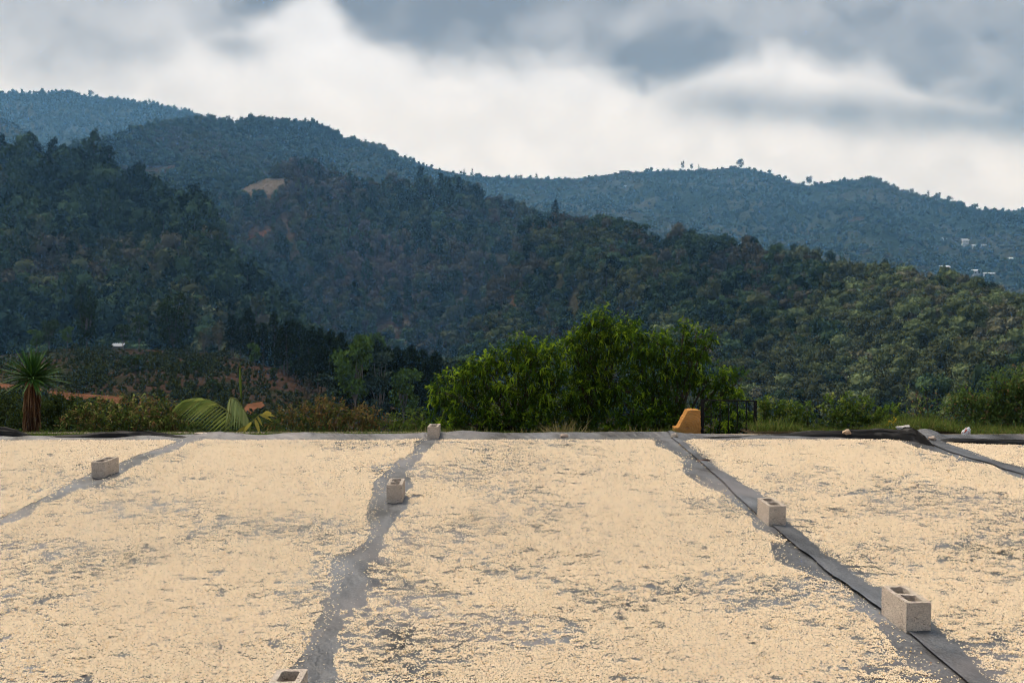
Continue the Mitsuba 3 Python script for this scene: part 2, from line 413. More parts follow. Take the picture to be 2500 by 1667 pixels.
def cloth_z(x, y):
    z = np.zeros_like(x)
    for k in range(1, 5):
        d = x - SEAMS[k](y)
        near = np.exp(-(d / 0.30) ** 2)
        wr = np.abs(2 * meshkit.fbm(np.stack([d * 8 + 0.9 * np.sin(y * 1.3 + k) + 1.2 * y, y * 1.1 + d * 2.5, d * 0 + k], -1), 4, 20 + k) - 1)
        z = z + near * (0.034 if k == 1 else 0.022) * (1 - wr)
    lift = np.interp(x, FAR_LIFT[:, 0], FAR_LIFT[:, 1]) * (0.75 + 0.5 * meshkit.fbm(np.stack([x * 3.1, y * 2, x * 0], -1), 3, 30))
    e = np.clip((y - 15.30) / 0.36, 0, 1)
    fall = np.clip((y - 15.66) / 0.10, 0, 1)
    z = z + lift * (e * e * (3 - 2 * e)) * (1 - 0.9 * fall) + 0.010 * e * (meshkit.fbm(np.stack([x * 6, y * 9, x * 0], -1), 3, 31) - 0.5)
    return z


names = ['dark ground cloth under the coffee bed at the left edge', 'dark ground cloth between the left strip and the middle strip', 'dark ground cloth between the middle strip and the overlapping seam',
         'dark ground cloth with its edge folded over the seam under the two right blocks', 'dark ground cloth in the far right corner of the patio']
for k in range(5):
    yv = np.concatenate([np.arange(3.2, 15.1, 0.06), np.arange(15.1, 15.82, 0.024)])
    a, b = SEAMS[k](yv), SEAMS[k + 1](yv) + (0.18 if k < 4 else 0)
    n = int(max(40, (b - a).mean() / 0.035))
    u = np.linspace(0, 1, n)
    X = a[None] * (1 - u[:, None]) + b[None] * u[:, None]
    Y = np.broadcast_to(yv[None], X.shape).copy()
    over = {2: 0.006, 3: 0.014, 4: 0.012}.get(k, 0.0)
    Z = cloth_z(X, Y) + 0.003
    d = X - a[None]
    if k:
        lip = over * np.exp(-(d / 0.25) ** 2)
        if k == 3:
            lip = lip + np.exp(-(d / 0.10) ** 2) * np.interp(Y, [4, 5.5, 6.2, 6.8, 7.4, 8.3, 8.9, 9.6, 11, 13, 15.3], [.002, .002, .002, .007, .014, .008, .002, .002, .002, .006, .004])
        Z = Z + lip + 0.002
        X = X + np.exp(-(d / 0.08) ** 2) * 0.012 * (meshkit.fbm(np.stack([Y * 2.3, Y * 0, Y * 0 + k], -1), 3, 40) - 0.5)
    tail = 1 - np.clip((b[None] - X) / 0.22, 0, 1)
    if k < 4:
        Z = Z - 0.0018 * tail
    if k == 4:                                                         # the loose black roll at this corner
        Z = Z + 0.07 * np.exp(-((X - 6.05) / 0.16) ** 2) * np.clip((Y - 14.9) / 0.4, 0, 1) * (0.6 + 0.8 * meshkit.fbm(np.stack([X * 9, Y * 9, X * 0], -1), 3, 44))
    Y = Y + 0.05 * (meshkit.fbm(np.stack([X * 1.7, X * 0, X * 0 + k], -1), 3, 45) - 0.5) * np.clip((Y - 15.0) / 0.5, 0, 1)
    put('ground_cloth', mikit.ply((np.stack([X, Y, Z], -1).reshape(-1, 3), grid_faces(n, len(yv))), 'mat_cloth', smooth=True), label=names[k], category='ground cloth', group='ground cloths laid side by side on the patio')

def folded_edge(sheet, px, low, high, label, seed, deep=0.16):
    """The cloth's free edge turned over on itself: a long roll of black underside with folds along it."""
    px = np.asarray(px, float)
    u = np.linspace(px[0], px[-1], int(max(30, abs(px[-1] - px[0]) / 3)))
    lo, hi = np.interp(u, px, low), np.interp(u, px, high)
    a = ground_at(u, lo, 0.012)
    h = 0.012 + 0.85 * (at(u, hi, a[:, 1] + 0.08)[:, 2] - 0.012)
    g = np.linspace(0, 1, 26)[None]
    y = a[:, 1:2] + deep * g
    z = 0.012 + (h[:, None] - 0.012) * np.sin(np.clip(g * 1.12, 0, 1) * PI) ** 0.55
    x = np.broadcast_to(a[:, :1], y.shape)
    f1 = meshkit.fbm(np.stack([x * 2.6, g * 6 + x * 0.8, x * 0], -1), 4, seed) - 0.5
    f2 = np.abs(2 * meshkit.fbm(np.stack([x * 1.5 + g, g * 9 + x * 0, x * 0 + 4], -1), 3, seed + 1) - 1) - 0.3
    amp = np.clip(h[:, None] * 0.40, 0.004, 0.05) * np.sin(g * PI) ** 0.5
    y, z = y + amp * f1 * 1.6, z + amp * (1.3 * f1 + 1.2 * f2)
    put('folded_edge', mikit.ply((np.stack([x, y, np.maximum(z, 0.006)], -1).reshape(-1, 3), grid_faces(len(u), 26)), 'mat_black_cloth', smooth=True), parent=sheet, label=label)


folded_edge('ground_cloth_003', [1868, 1900, 1950, 2000, 2060, 2120, 2160, 2200, 2230, 2262], [1064, 1066, 1066, 1067, 1068, 1070, 1072, 1075, 1079, 1083], [1062, 1059, 1054, 1050, 1048, 1047, 1046, 1049, 1043, 1062], 'black underside turned up at the far edge', 71, .22)
folded_edge('ground_cloth_003', [2196, 2212, 2228, 2245, 2262, 2282], [1064, 1070, 1076, 1082, 1087, 1092], [1056, 1040, 1039, 1048, 1062, 1084], 'crumpled black corner of the folded edge', 72, .13)
folded_edge('ground_cloth_004', [2285, 2320, 2400, 2500, 2600], [1079, 1081, 1082, 1084, 1086], [1076, 1069, 1069, 1072, 1073], 'black underside turned up along the far edge', 73)
folded_edge('ground_cloth_003', [1690, 1740, 1800, 1868], [1069, 1070, 1069, 1065], [1067, 1066, 1064, 1061], 'thin black turned up hem behind the bed', 74, .12)
folded_edge('ground_cloth', [-60, 0, 30, 60, 80], [1070, 1068, 1068, 1067, 1066], [1040, 1044, 1050, 1058, 1065], 'grey black corner of the cloth pulled up at the far left', 75)
folded_edge('ground_cloth', [55, 120, 190, 240, 290, 340, 400, 455], [1068, 1069, 1069, 1070, 1069, 1068, 1069, 1071], [1064, 1064, 1060, 1052, 1047, 1049, 1055, 1066], 'dark hump of the raised far edge at the left', 76)

TOP_L = [(431, 1081), (400, 1074), (330, 1071), (180, 1068), (60, 1066), (0, 1066)]
BED0 = [(0, 1270), (64, 1244), (110, 1219), (158, 1193), (189, 1175), (214, 1164), (236, 1150), (262, 1145), (288, 1138), (329, 1117), (365, 1106), (398, 1094)] + TOP_L
BED1L = [(5, 1290), (41, 1282), (74, 1267), (87, 1254), (102, 1239), (143, 1226), (189, 1203), (230, 1196), (270, 1178), (314, 1152), (357, 1132), (383, 1119), (418, 1109), (459, 1091), (500, 1078)]
BED1R = [(700, 1075), (850, 1076), (1010, 1073), (1041, 1072), (1011, 1082), (1008, 1107), (988, 1122), (972, 1124), (956, 1146), (936, 1162), (926, 1171), (910, 1183), (910, 1206), (908, 1218), (897, 1244), (894, 1270), (907, 1298),
         (892, 1330), (864, 1349), (857, 1354), (822, 1361), (806, 1377), (808, 1405), (808, 1431), (804, 1464), (778, 1478), (792, 1490), (771, 1525), (761, 1553), (745, 1600), (731, 1616), (710, 1637), (690, 1667)]
BED2L = [(822, 1667), (820, 1639), (808, 1623), (818, 1607), (834, 1583), (818, 1574), (825, 1564), (839, 1534), (829, 1511), (834, 1499), (883, 1492), (900, 1483), (890, 1464), (895, 1436), (911, 1424), (893, 1412), (897, 1382), (918, 1368), (932, 1347),
         (935, 1319), (951, 1300), (972, 1267), (985, 1255), (997, 1244), (994, 1235), (1000, 1222), (990, 1210), (1010, 1190), (1000, 1170), (991, 1168), (988, 1157), (1006, 1146), (1015, 1134), (1028, 1128), (1032, 1114), (1021, 1111), (1041, 1110),
         (1047, 1102), (1060, 1091), (1064, 1081), (1080, 1077), (1138, 1072), (1270, 1070), (1377, 1074), (1555, 1070), (1577, 1071), (1598, 1080)]
BED2R = [(1600, 1090), (1632, 1103), (1654, 1116), (1669, 1129), (1667, 1155), (1680, 1166), (1700, 1181), (1721, 1194), (1763, 1210), (1789, 1233), (1817, 1249), (1834, 1262), (1838, 1290), (1843, 1298), (1877, 1309), (1921, 1327), (1918, 1333),
         (1895, 1332), (1880, 1327), (1884, 1345), (1888, 1357), (1891, 1370), (1912, 1385), (1961, 1404), (2007, 1424), (2048, 1434), (2086, 1457), (2076, 1472), (2089, 1488), (2063, 1495), (2112, 1508), (2137, 1526), (2147, 1541), (2165, 1562),
         (2181, 1587), (2193, 1605), (2224, 1615), (2255, 1638), (2275, 1654), (2290, 1667)]
BED3L = [(2395, 1666), (2387, 1643), (2372, 1620), (2349, 1597), (2318, 1577), (2295, 1554), (2278, 1528), (2240, 1500), (2200, 1465), (2155, 1442), (2127, 1437), (2089, 1414), (2043, 1378), (2029, 1379), (2001, 1359), (1997, 1344), (1973, 1322),
         (1951, 1303), (1925, 1285), (1915, 1270), (1890, 1240), (1860, 1212), (1854, 1203), (1832, 1197), (1806, 1181), (1780, 1164), (1760, 1155), (1741, 1145), (1715, 1128), (1706, 1125), (1695, 1110), (1680, 1093), (1667, 1083), (1695, 1074), (1772, 1077),
         (1889, 1070), (1932, 1066), (2079, 1068), (2170, 1072), (2196, 1077)]
BED3R = [(2210, 1085), (2240, 1096), (2298, 1110), (2324, 1118), (2342, 1129), (2393, 1136), (2426, 1143), (2459, 1162), (2500, 1176)]
BED4 = [(2500, 1088), (2400, 1086), (2309, 1083), (2320, 1088), (2357, 1099), (2408, 1118), (2444, 1132), (2500, 1144)]


def poly(*rings):
    p = [np.asarray(r, float) for r in rings]
    return Polygon(np.vstack(p)).buffer(0)


LIMIT = Polygon([(-20, 0), (20, 0), (20, 15.28), (-20, 15.28)])
BEDS = [b.intersection(LIMIT) for b in [poly(gxy(BED0), [(-8.0, 15.3), (-8.0, 3.3), (-4.75, 3.3), (-4.6, 8)]),
        poly(gxy(BED1L), gxy(BED1R), [(-1.25, 4.6), (-1.3, 3.3), (-4.3, 3.3), (-4.35, 7)]),
        poly(gxy(BED2L), gxy(BED2R), [(2.35, 4.5), (2.3, 3.3), (-0.8, 3.3), (-0.85, 4.5)]),
        poly(gxy(BED3L), gxy(BED3R), [(5.95, 9), (5.9, 3.3), (2.7, 3.3), (2.6, 4.6)]),
        poly(gxy(BED4), [(6.05, 9.5), (6.1, 6), (9.2, 6), (9.2, 14.9)])]]
for b in BEDS:
    prepare(b)


def bean_density(x, y):
    """0 (bare cloth) to 1 (fully covered): the rake leaves streaks that run mostly across."""
    thin = meshkit.fbm(np.stack([x * 0.95 + 3, y * 0.95, x * 0], -1), 4, 51)
    tq = np.clip((thin - 0.40) / 0.24, 0, 1) ** 1.2
    hole = meshkit.fbm(np.stack([x * 9.5 + 1.5 * y, y * 10.5 - 1.2 * x, x * 0 + 5], -1), 4, 52)
    fine = meshkit.fbm(np.stack([x * 38, y * 38, x * 0 + 2], -1), 2, 53)
    mid = meshkit.fbm(np.stack([x * 21, y * 23, x * 0 + 8], -1), 3, 54)
    p = np.clip((hole + 0.28 * (fine - 0.5) - 0.205 - 0.120 * tq) / 0.13 + 0.15, 0, 1)
    return p * (1 - np.clip((0.30 + 0.20 * tq - mid) / 0.14, 0, 1) * (0.40 + 0.38 * tq)) * (0.93 - 0.09 * tq)


def bed_z(x, y):
    return cloth_z(x, y) + 0.006


rng = np.random.default_rng(7)
ZONES = [(5.0, 8.1, 0.0094, 0.0088, 0.0122, 0.0092, 6), (8.1, 10.8, 0.0122, 0.0112, 0.0148, 0.0114, 4), (10.8, 15.5, 0.0168, 0.0152, 0.0195, 0.0152, 4)]


def bean_mesh(x, y, z, la, lb, sides, rng):
    n = len(x)
    g = rng.random(n) * 2 * PI
    th = np.arange(sides) * 2 * PI / sides
    ca, sa = np.cos(th), np.sin(th)
    sc = rng.uniform(0.86, 1.14, n)[:, None]
    ex, ey = 0.5 * la * sc * ca, 0.5 * lb * sc * sa
    cg, sg = np.cos(g)[:, None], np.sin(g)[:, None]
    hgt = 0.56 * lb * sc[:, 0]
    tilt = rng.normal(0, 0.15, (n, 2))
    dx, dy = ex * cg - ey * sg, ex * sg + ey * cg
    ringz = z[:, None] + 0.16 * lb + tilt[:, :1] * dx + tilt[:, 1:] * dy
    v = np.empty((n, sides + 1, 3))
    v[:, :sides, 0], v[:, :sides, 1], v[:, :sides, 2] = x[:, None] + dx, y[:, None] + dy, ringz
    v[:, sides] = np.stack([x, y, z + hgt + 0.16 * lb], -1)
    f = np.array([[i, (i + 1) % sides, sides] for i in range(sides)])
    f = (f[None] + (np.arange(n) * (sides + 1))[:, None, None]).reshape(-1, 3)
    w = rng.random(n)[:, None]
    col = np.array([0.63, 0.495, 0.335]) * (1 - w) + np.array([0.78, 0.655, 0.48]) * w
    odd = rng.random(n)
    col[odd < 0.05] = (0.55, 0.36, 0.16)
    col[odd < 0.006] = (0.22, 0.10, 0.05)
    return v.reshape(-1, 3), f, np.repeat(col, sides + 1, 0)


bed_labels = ['pale drying coffee beans spread left of the block at the left', 'pale drying coffee beans spread between the left strip and the middle strip', 'pale drying coffee beans spread between the middle strip and the right seam',
              'pale drying coffee beans spread right of the two right blocks', 'small bed of pale drying coffee beans in the far right corner']
cand = []
for y0, y1, sx, sy, la, lb, sides in ZONES:
    yy = np.arange(y0, y1, sy)
    hw = 0.475 * y1 + 1.8
    xx = np.arange(-hw, hw, sx)
    X, Y = np.meshgrid(xx, yy, indexing='ij')
    X = X + (np.arange(len(yy)) % 2)[None] * sx / 2
    X, Y = X.ravel() + rng.normal(0, 0.27 * sx, X.size), Y.ravel() + rng.normal(0, 0.27 * sy, X.size)
    keep = np.abs(X) < 0.475 * Y + 1.8
    cand.append((X[keep], Y[keep], la, lb, sides))
for k, b in enumerate(BEDS):
    big, fuzz = b.buffer(0.10), b.buffer(0.02)
    prepare(big)
    G = Geo()
    for X, Y, la, lb, sides in cand:
        x0, y0, x1, y1 = big.bounds
        m = (X > x0) & (X < x1) & (Y > y0) & (Y < y1)
        x, y = X[m], Y[m]
        jit = 0.035 * (meshkit.fbm(np.stack([x * 22, y * 22, x * 0], -1), 3, 60) - 0.5)
        inside = contains_xy(b, x + jit, y + jit)
        d = bean_density(x, y)
        p = np.where(inside, d, np.where(contains_xy(big, x, y), 0.05, 0))
        p = np.maximum(p, np.where(inside, 0.06, 0))
        sel = rng.random(len(x)) < p
        x, y, d, inside = x[sel], y[sel], d[sel], inside[sel]
        z = bed_z(x, y) + np.where(inside & (d > 0.7), 0.007 * rng.random(len(x)) ** 2, -0.003)
        G.add(*bean_mesh(x, y, z, la, lb, sides, rng))
    stray = {0: 0, 1: 250, 2: 330, 3: 120, 4: 20}[k]
    if stray:                                                          # single beans lost on the bare strips
        x0, y0, x1, y1 = b.bounds
        x, y = rng.uniform(x0 - .5, x1 + .5, stray * 14), rng.uniform(5.1, 12, stray * 14)
        ring = b.buffer(0.42)
        m = contains_xy(ring, x, y) & ~contains_xy(b, x, y) & (np.abs(x) < 0.47 * y + 0.3)
        x, y = x[m][:stray], y[m][:stray]
        G.add(*bean_mesh(x, y, cloth_z(x, y) + 0.006, 0.0112, 0.0084, 6, rng))
    key = put('coffee_beans', G.ply('mat_bean', smooth=True), label=bed_labels[k], category='coffee beans', kind='stuff')


def core_ring(x0, x1, y0, y1, r, n=5):
    a = np.linspace(0, PI / 2, n)
    out = []
    for cx, cy, s in ((x1 - r, y1 - r, 0), (x0 + r, y1 - r, 1), (x0 + r, y0 + r, 2), (x1 - r, y0 + r, 3)):
        out += [(cx + r * math.cos(t + s * PI / 2), cy + r * math.sin(t + s * PI / 2)) for t in a]
    return Polygon(out)


def block_mesh(seed, chip=None, w=0.15, l=0.39, h=0.19):
    """Hollow two-core block standing on its bed face, front face at y = 0, slightly worn edges."""
    r = np.random.default_rng(seed)
    outer = core_ring(-w / 2, w / 2, 0, l, 0.006)
    holes = [core_ring(-w / 2 + 0.030, w / 2 - 0.030, a, b, 0.022).exterior.coords for a, b in ((0.033, 0.180), (0.210, 0.357))]
    m = trimesh.creation.extrude_polygon(Polygon(outer.exterior.coords, holes), h, engine='earcut')
    for _ in range(4):
        v, f = trimesh.remesh.subdivide_to_size(m.vertices, m.faces, 0.035, max_iter=8)
        m = trimesh.Trimesh(v, f)
        break
    v = np.array(m.vertices)
    n3 = meshkit.noise(v * 45, seed)[:, None] - 0.5
    edge = np.minimum(v[:, 2], h - v[:, 2])
    pull = (v - np.array([0, l / 2, h / 2])) * 1.0
    v += 0.0028 * n3 * unit(pull)
    worn = np.clip((meshkit.fbm(v * 22, 3, seed + 1) - 0.50) * 4, 0, 1) * (edge < 0.004)
    v -= unit(pull) * 0.006 * worn[:, None]
    if chip is not None:
        c, rad = np.array(chip[:3]), chip[3]
        dd = np.linalg.norm(v - c, axis=1)
        v += unit(np.array([0, l / 2, h / 2]) - c) * (0.6 * np.clip(rad - dd, 0, None))[:, None]
    return trimesh.Trimesh(v, m.faces, process=False)


def block(px_l, px_r, py, label, turn=0.0, seed=1, chip=None, y=None, lift=0.0):
    if y is None:
        p = (ground_at(px_l, py) + ground_at(px_r, py)) / 2
    else:
        p = (at(px_l, py, y) + at(px_r, py, y)) / 2
    m = block_mesh(seed, chip)
    z = 0.010 + lift
    put('concrete_block', mikit.ply(m, 'mat_block', smooth=25, to_world=T().translate([float(p[0]), float(p[1]), z]).rotate([0, 0, 1], turn)), label=label, category='concrete block',
        group='hollow concrete blocks weighing down the cloth')


block(224, 255, 1172.0, 'hollow concrete block with a chipped lower side on the left strip', -3, 11, chip=(0.075, 0.10, 0.03, 0.045))
block(943.5, 982, 1234, 'hollow concrete block facing straight ahead on the middle strip', 1.0, 12, chip=(0.075, 0.0, 0.0, 0.03))
block(1043.5, 1069, 1077, 'small looking hollow concrete block at the far end of the middle strip', -2, 13)
block(1876.5, 1919, 1291, 'pale hollow concrete block halfway along the seam at the right', 1.5, 14, chip=(-0.075, 0.0, 0.19, 0.022))
block(2211, 2274, 1553, 'large looking hollow concrete block nearest on the seam at the lower right', 2.0, 15, chip=(-0.075, 0.06, 0.0, 0.04))
q = at(714, 1645, 5.30)
m = block_mesh(16)
put('concrete_block', mikit.ply(m, 'mat_block', smooth=25, to_world=T().translate([float(q[0]), 4.91, 0.008])), label='hollow concrete block cut off by the bottom edge of the picture', category='concrete block',
    group='hollow concrete blocks weighing down the cloth')


def rock(px, py, size, col, label, seed, y=None, name='rock', category='stone', z=0.0, flat=1.0):
    r = np.random.default_rng(seed)
    pts = r.normal(size=(13, 3))
    pts = unit(pts) * np.array(size) / 2 * r.uniform(0.8, 1.05, (13, 1))
    m = trimesh.convex.convex_hull(pts)
    v, f = trimesh.remesh.subdivide_to_size(m.vertices, m.faces, max(size) / 9, max_iter=8)
    v = v + unit(v) * (max(size) * 0.10 * (meshkit.fbm(v / max(size) * 5, 4, seed) - 0.5))[:, None]
    p = ground_at(px, py) if y is None else at(px, py, y)
    v = v + np.array([p[0], p[1], (p[2] if y is not None else z) - v[:, 2].min()])
    c = np.array(col)[None] * (0.6 + 0.8 * meshkit.fbm(v * 40, 3, seed + 3))[:, None]
    put(name, mikit.ply((v, f), 'mat_plain', smooth=False if flat else True, color=c), label=label, category=category)


rock(486, 1068, (.20, .13, .085), (.42, .34, .27), 'pale brown stone at the far end of the left strip', 21, z=.02)
rock(505, 1069, (.13, .10, .06), (.55, .50, .44), 'whitish flat stone beside the pale brown stone on the left strip', 22, z=.02)
rock(1377, 1071, (.155, .11, .06), (.46, .35, .27), 'flat tan stone at the far edge below the dry grass', 23, z=.025)
rock(1646, 1074, (.135, .12, .105), (.36, .31, .26), 'round grey brown stone in front of the orange stump', 24, z=.02)
rock(1716, 1131, (.19, .12, .05), (.10, .05, .035), 'dark brown flat stone lying on the right seam', 25, z=.012, flat=0.4)
rock(2066, 1070, (.16, .12, .10), (.46, .33, .22), 'tan stone on the black folded cloth', 26, z=.05)
rock(2206, 1064, (.26, .16, .13), (.42, .40, .39), 'speckled grey stone by the black cloth roll', 27, z=.06)
rock(2276, 1080, (.12, .10, .09), (.42, .33, .27), 'small tan stone at the corner of the far right strip', 28, z=.02)

# low concrete kerb behind the cloth
kx = np.linspace(-8.6, -0.25, 60)
G = Geo()
for i in range(2):
    x0, x1 = [(-8.6, -3.62), (-3.60, -0.25)][i]
    b = trimesh.creation.box((x1 - x0, 0.13, 0.20))
    v, f = trimesh.remesh.subdivide_to_size(b.vertices, b.faces, 0.16, max_iter=9)
    v = v + np.array([(x0 + x1) / 2, 16.08, -0.085])
    v += 0.008 * (np.stack([meshkit.fbm(v * 7, 3, s) for s in (1, 2, 3)], -1) - 0.5)
    G.add(v, f, (.4, .36, .3))
v, f, c = G.arrays()
put('kerb', mikit.ply((v, f), 'mat_concrete'), label='low concrete kerb behind the cloth on the left', category='kerb')

# ------------------------------------------------------------------ forests on the hills: copies of a few trees
GREENS = {'dark': (0.019, 0.034, 0.020), 'green': (0.042, 0.068, 0.032), 'olive': (0.064, 0.074, 0.036), 'brown': (0.066, 0.062, 0.042), 'light': (0.095, 0.118, 0.052), 'pale': (0.100, 0.100, 0.062), 'mauve': (0.078, 0.064, 0.056)}


def clump(G, rng, c, r, col, cards=26, size=0.5, core=True, smooth=0):
    """A clump of leaves: a knobbly core and leaf sprays standing off it."""
    if core:
        m = trimesh.creation.icosphere(subdivisions=smooth)
        v = m.vertices * (1 + 0.35 * rng.normal(size=(len(m.vertices), 1)).clip(-1, 1) * (0.6 if smooth else 1)) * np.asarray(r) * 0.78 + c
        G.add(v, m.faces, np.array(col) * rng.uniform(0.75, 1.1, (len(v), 1)))
    if not cards:
        return
    d = unit(rng.normal(size=(cards, 3)) + np.array([0, 0, 0.25]))
    p = c + d * np.asarray(r) * rng.uniform(0.75, 1.12, (cards, 1))
    t = unit(rng.normal(size=(cards, 3)) + 0.5 * d)
    s = unit(np.cross(t, d + 0.6 * rng.normal(size=(cards, 3))))
    a = size * rng.uniform(0.6, 1.3, (cards, 1))
    v = np.stack([p - s * a * 0.5, p + s * a * 0.5, p + t * a], 1).reshape(-1, 3)
    G.add(v, np.arange(3 * cards).reshape(-1, 3), np.repeat(np.array(col) * rng.uniform(0.6, 1.5, (cards, 1)), 3, 0))


def broad_tree(seed, col, lumps=7, cards=34, card=0.10, small=1.0, smooth=0):
    """A crown about 1 wide and 1.15 tall on a short trunk (unit size)."""
    rng = np.random.default_rng(seed)
    G = Geo()
    v, f = tube([(0, 0, -0.15), (0.02, 0, 0.3), (0, 0.02, 0.6)], [.045, .035, .02], 4)
    G.add(v, f, (.07, .06, .05))
    for k in range(lumps):
        a, z = rng.uniform(0, 2 * PI), rng.uniform(0.32, 0.95)
        w = 0.30 * math.sqrt(max(0.05, 1 - ((z - 0.55) / 0.55) ** 2))
        clump(G, rng, np.array([w * math.cos(a), w * math.sin(a), z]), np.array([1, 1, .85]) * rng.uniform(0.17, 0.29) * small, np.array(col) * rng.uniform(0.8, 1.25), cards, card, True, smooth)
    return G


def fine_tree(seed, col):
    return broad_tree(seed, col, 11, 85, 0.055, 0.8, 1)


def far_tree(seed, col):
    rng = np.random.default_rng(seed)
    G = Geo()
    for k in range(3):
        a = rng.uniform(0, 2 * PI)
        clump(G, rng, np.array([.24 * math.cos(a), .24 * math.sin(a), rng.uniform(.3, .8)]), np.array([1, 1, .9]) * rng.uniform(.2, .38), np.array(col) * rng.uniform(.75, 1.3), 5, .2)
    return G


def pine_tree(seed, col):
    rng = np.random.default_rng(seed)
    G = Geo()
    v, f = tube([(0, 0, -0.1), (0, 0, 0.9)], [.022, .008], 4)
    G.add(v, f, (.09, .075, .06))
    for k in range(9):
        z = 0.38 + 0.62 * k / 9
        w = 0.20 * (1 - ((z - 0.38) / 0.64) ** 1.5) + 0.02
        for q in range(3):
            a = rng.uniform(0, 2 * PI)
            clump(G, rng, np.array([w * math.cos(a), w * math.sin(a), z]), np.array([.085, .085, .06]) * rng.uniform(.7, 1.3), np.array(col) * rng.uniform(.7, 1.3), 9, .09, q == 0)
    return G


GROUPS = {}


def group_of(kind, colour, k):
    key = f'{kind}_{colour}_{k}'
    if key not in GROUPS:
        fn = dict(broad=broad_tree, fine=fine_tree, far=far_tree, pine=pine_tree)[kind]
        GROUPS[key] = f'shape_{key}'
        tone = (0.70, 1.0, 1.25, 0.85, 1.1, 1.5)[k % 6]                   # every kind in darker and lighter trees
        scene[f'shape_{key}'] = {'type': 'shapegroup', 'leaves': fn(100 + 17 * k + len(key) * 3, np.array(GREENS[colour]) * tone).ply('mat_far_leaf')}
    return GROUPS[key]


def forest(name, label, hill_name, n, kinds, colours, size, seed, t0=0.02, t1=0.995, skip=None, patch=120.0, tall=(0.8, 1.3), power=0.85, variants=6, lighter=None, crest=150):
    """Trees scattered over a hill's front. colours: [(name, weight)] along a slowly varying patchiness."""
    rng = np.random.default_rng(seed)
    P, px, py, t = (np.concatenate(z) for z in zip(hill_points(hill_name, n, rng, t0, t1, power), hill_points(hill_name, crest, rng, 0.94, t1)))
    vis = (px > -160) & (px < 2660) & (py < 1075)
    if skip is not None:
        vis &= ~skip(px, py) & ~skip(px, py - 9) & ~skip(px, py - 16)
    P, px, py = P[vis], px[vis], py[vis]
    pat = meshkit.fbm(np.stack([P[:, 0] / patch, P[:, 1] / patch * 0.6, P[:, 2] / patch], -1), 4, seed)
    pat = np.argsort(np.argsort(pat + (0 if lighter is None else lighter(px)) + rng.normal(0, 0.075, len(pat)))) / len(pat)
    cum = np.cumsum([w for _, w in colours])
    ci = np.searchsorted(cum / cum[-1], pat).clip(0, len(colours) - 1)
    base = numbered(name)
    labels[base] = {'label': label, 'category': 'forest', 'kind': 'stuff'}
    for i in range(len(P)):
        kind = kinds[int(rng.random() ** 1.3 * len(kinds))]
        s = size * rng.uniform(0.55, 1.0) ** 1.6 * 1.5 * (1.25 if kind == 'pine' else 1)
        h = s * rng.uniform(*tall) * (1.2 if kind == 'pine' else 1)
        col = colours[ci[i]][0]
        if kind == 'broad' and P[i, 1] < 520:
            kind = 'fine'
        if kind == 'pine' and col not in ('dark', 'green', 'olive'):
            col = 'dark'
        m = T().translate([float(P[i, 0]), float(P[i, 1]), float(P[i, 2] - 0.08 * h)]).rotate([0, 0, 1], float(rng.uniform(0, 360))).scale([s, s, h])
        scene[f'{base}__{i + 1:05d}'] = {'type': 'instance', 'group': {'type': 'ref', 'id': group_of(kind, col, int(rng.integers(variants)))}, 'to_world': m}
    return base


def inside_px(*polys):
    ps = [Polygon(p) for p in polys]
    return lambda px, py: np.any([contains_xy(p, px, py) for p in ps], axis=0)


FIELD = [(560, 476), (600, 458), (650, 437), (700, 437), (706, 470), (660, 476), (600, 480)]
FIELD_B = [(712, 440), (760, 437), (812, 452), (806, 462), (760, 452), (712, 450)]
SCAR = [(600, 577), (665, 558), (668, 566), (640, 590), (605, 600)]
SCAR_B = [(1100, 735), (1130, 728), (1125, 760), (1105, 766)]
SCAR_C = [(985, 786), (1040, 782), (1046, 791), (985, 798)]
SCAR_D = [(1158, 748), (1172, 744), (1170, 772), (1160, 776)]
SCAR_F = [(905, 800), (940, 792), (975, 806), (960, 815), (915, 812)]
SCAR_G = [(1120, 690), (1140, 680), (1150, 700), (1135, 722), (1122, 715)]
SCAR_H = [(1000, 720), (1020, 716), (1030, 730), (1008, 734)]
SCAR_I = [(1185, 850), (1215, 842), (1205, 870), (1188, 872)]
SCAR_J = [(860, 690), (885, 684), (890, 694), (866, 699)]
SCAR_E = [(1060, 830), (1082, 818), (1076, 862), (1060, 868)]
PALE = [(340, 408), (430, 404), (436, 414), (400, 424), (340, 420)]
PALE_B = [(2062, 534), (2100, 528), (2118, 531), (2104, 539), (2072, 543)]


def patch_on(hill_name, ring, name, mat, label, up=0.6, n=16):
    """A bare patch of ground: a sheet that follows the hill."""
    pg = Polygon(ring)
    x0, y0, x1, y1 = pg.bounds
    tri, pts = [], []
    gx, gy = np.meshgrid(np.linspace(x0, x1, n), np.linspace(y0, y1, n), indexing='ij')
    pts = np.array([on_hill(hill_name, a, b) for a, b in zip(gx.ravel(), gy.ravel())])
    pts[:, 2] += up
    f = grid_faces(n, n)
    cen = np.stack([gx.ravel()[f].mean(1), gy.ravel()[f].mean(1)], -1)
    prepare(pg)
    f = f[contains_xy(pg, cen[:, 0], cen[:, 1])]
    put(name, mikit.ply((pts, f), mat, smooth=True), kind='structure', label=label)


def field_colour(p, n, uv):
    a = fbm(p.x / 9, p.y / 9, p.z / 9, octaves=4)
    return mix((0.065, 0.058, 0.045), (0.15, 0.128, 0.105), a) * (0.7 + 0.6 * noise(p.x / 1.5, p.y / 6, p.z / 1.5))


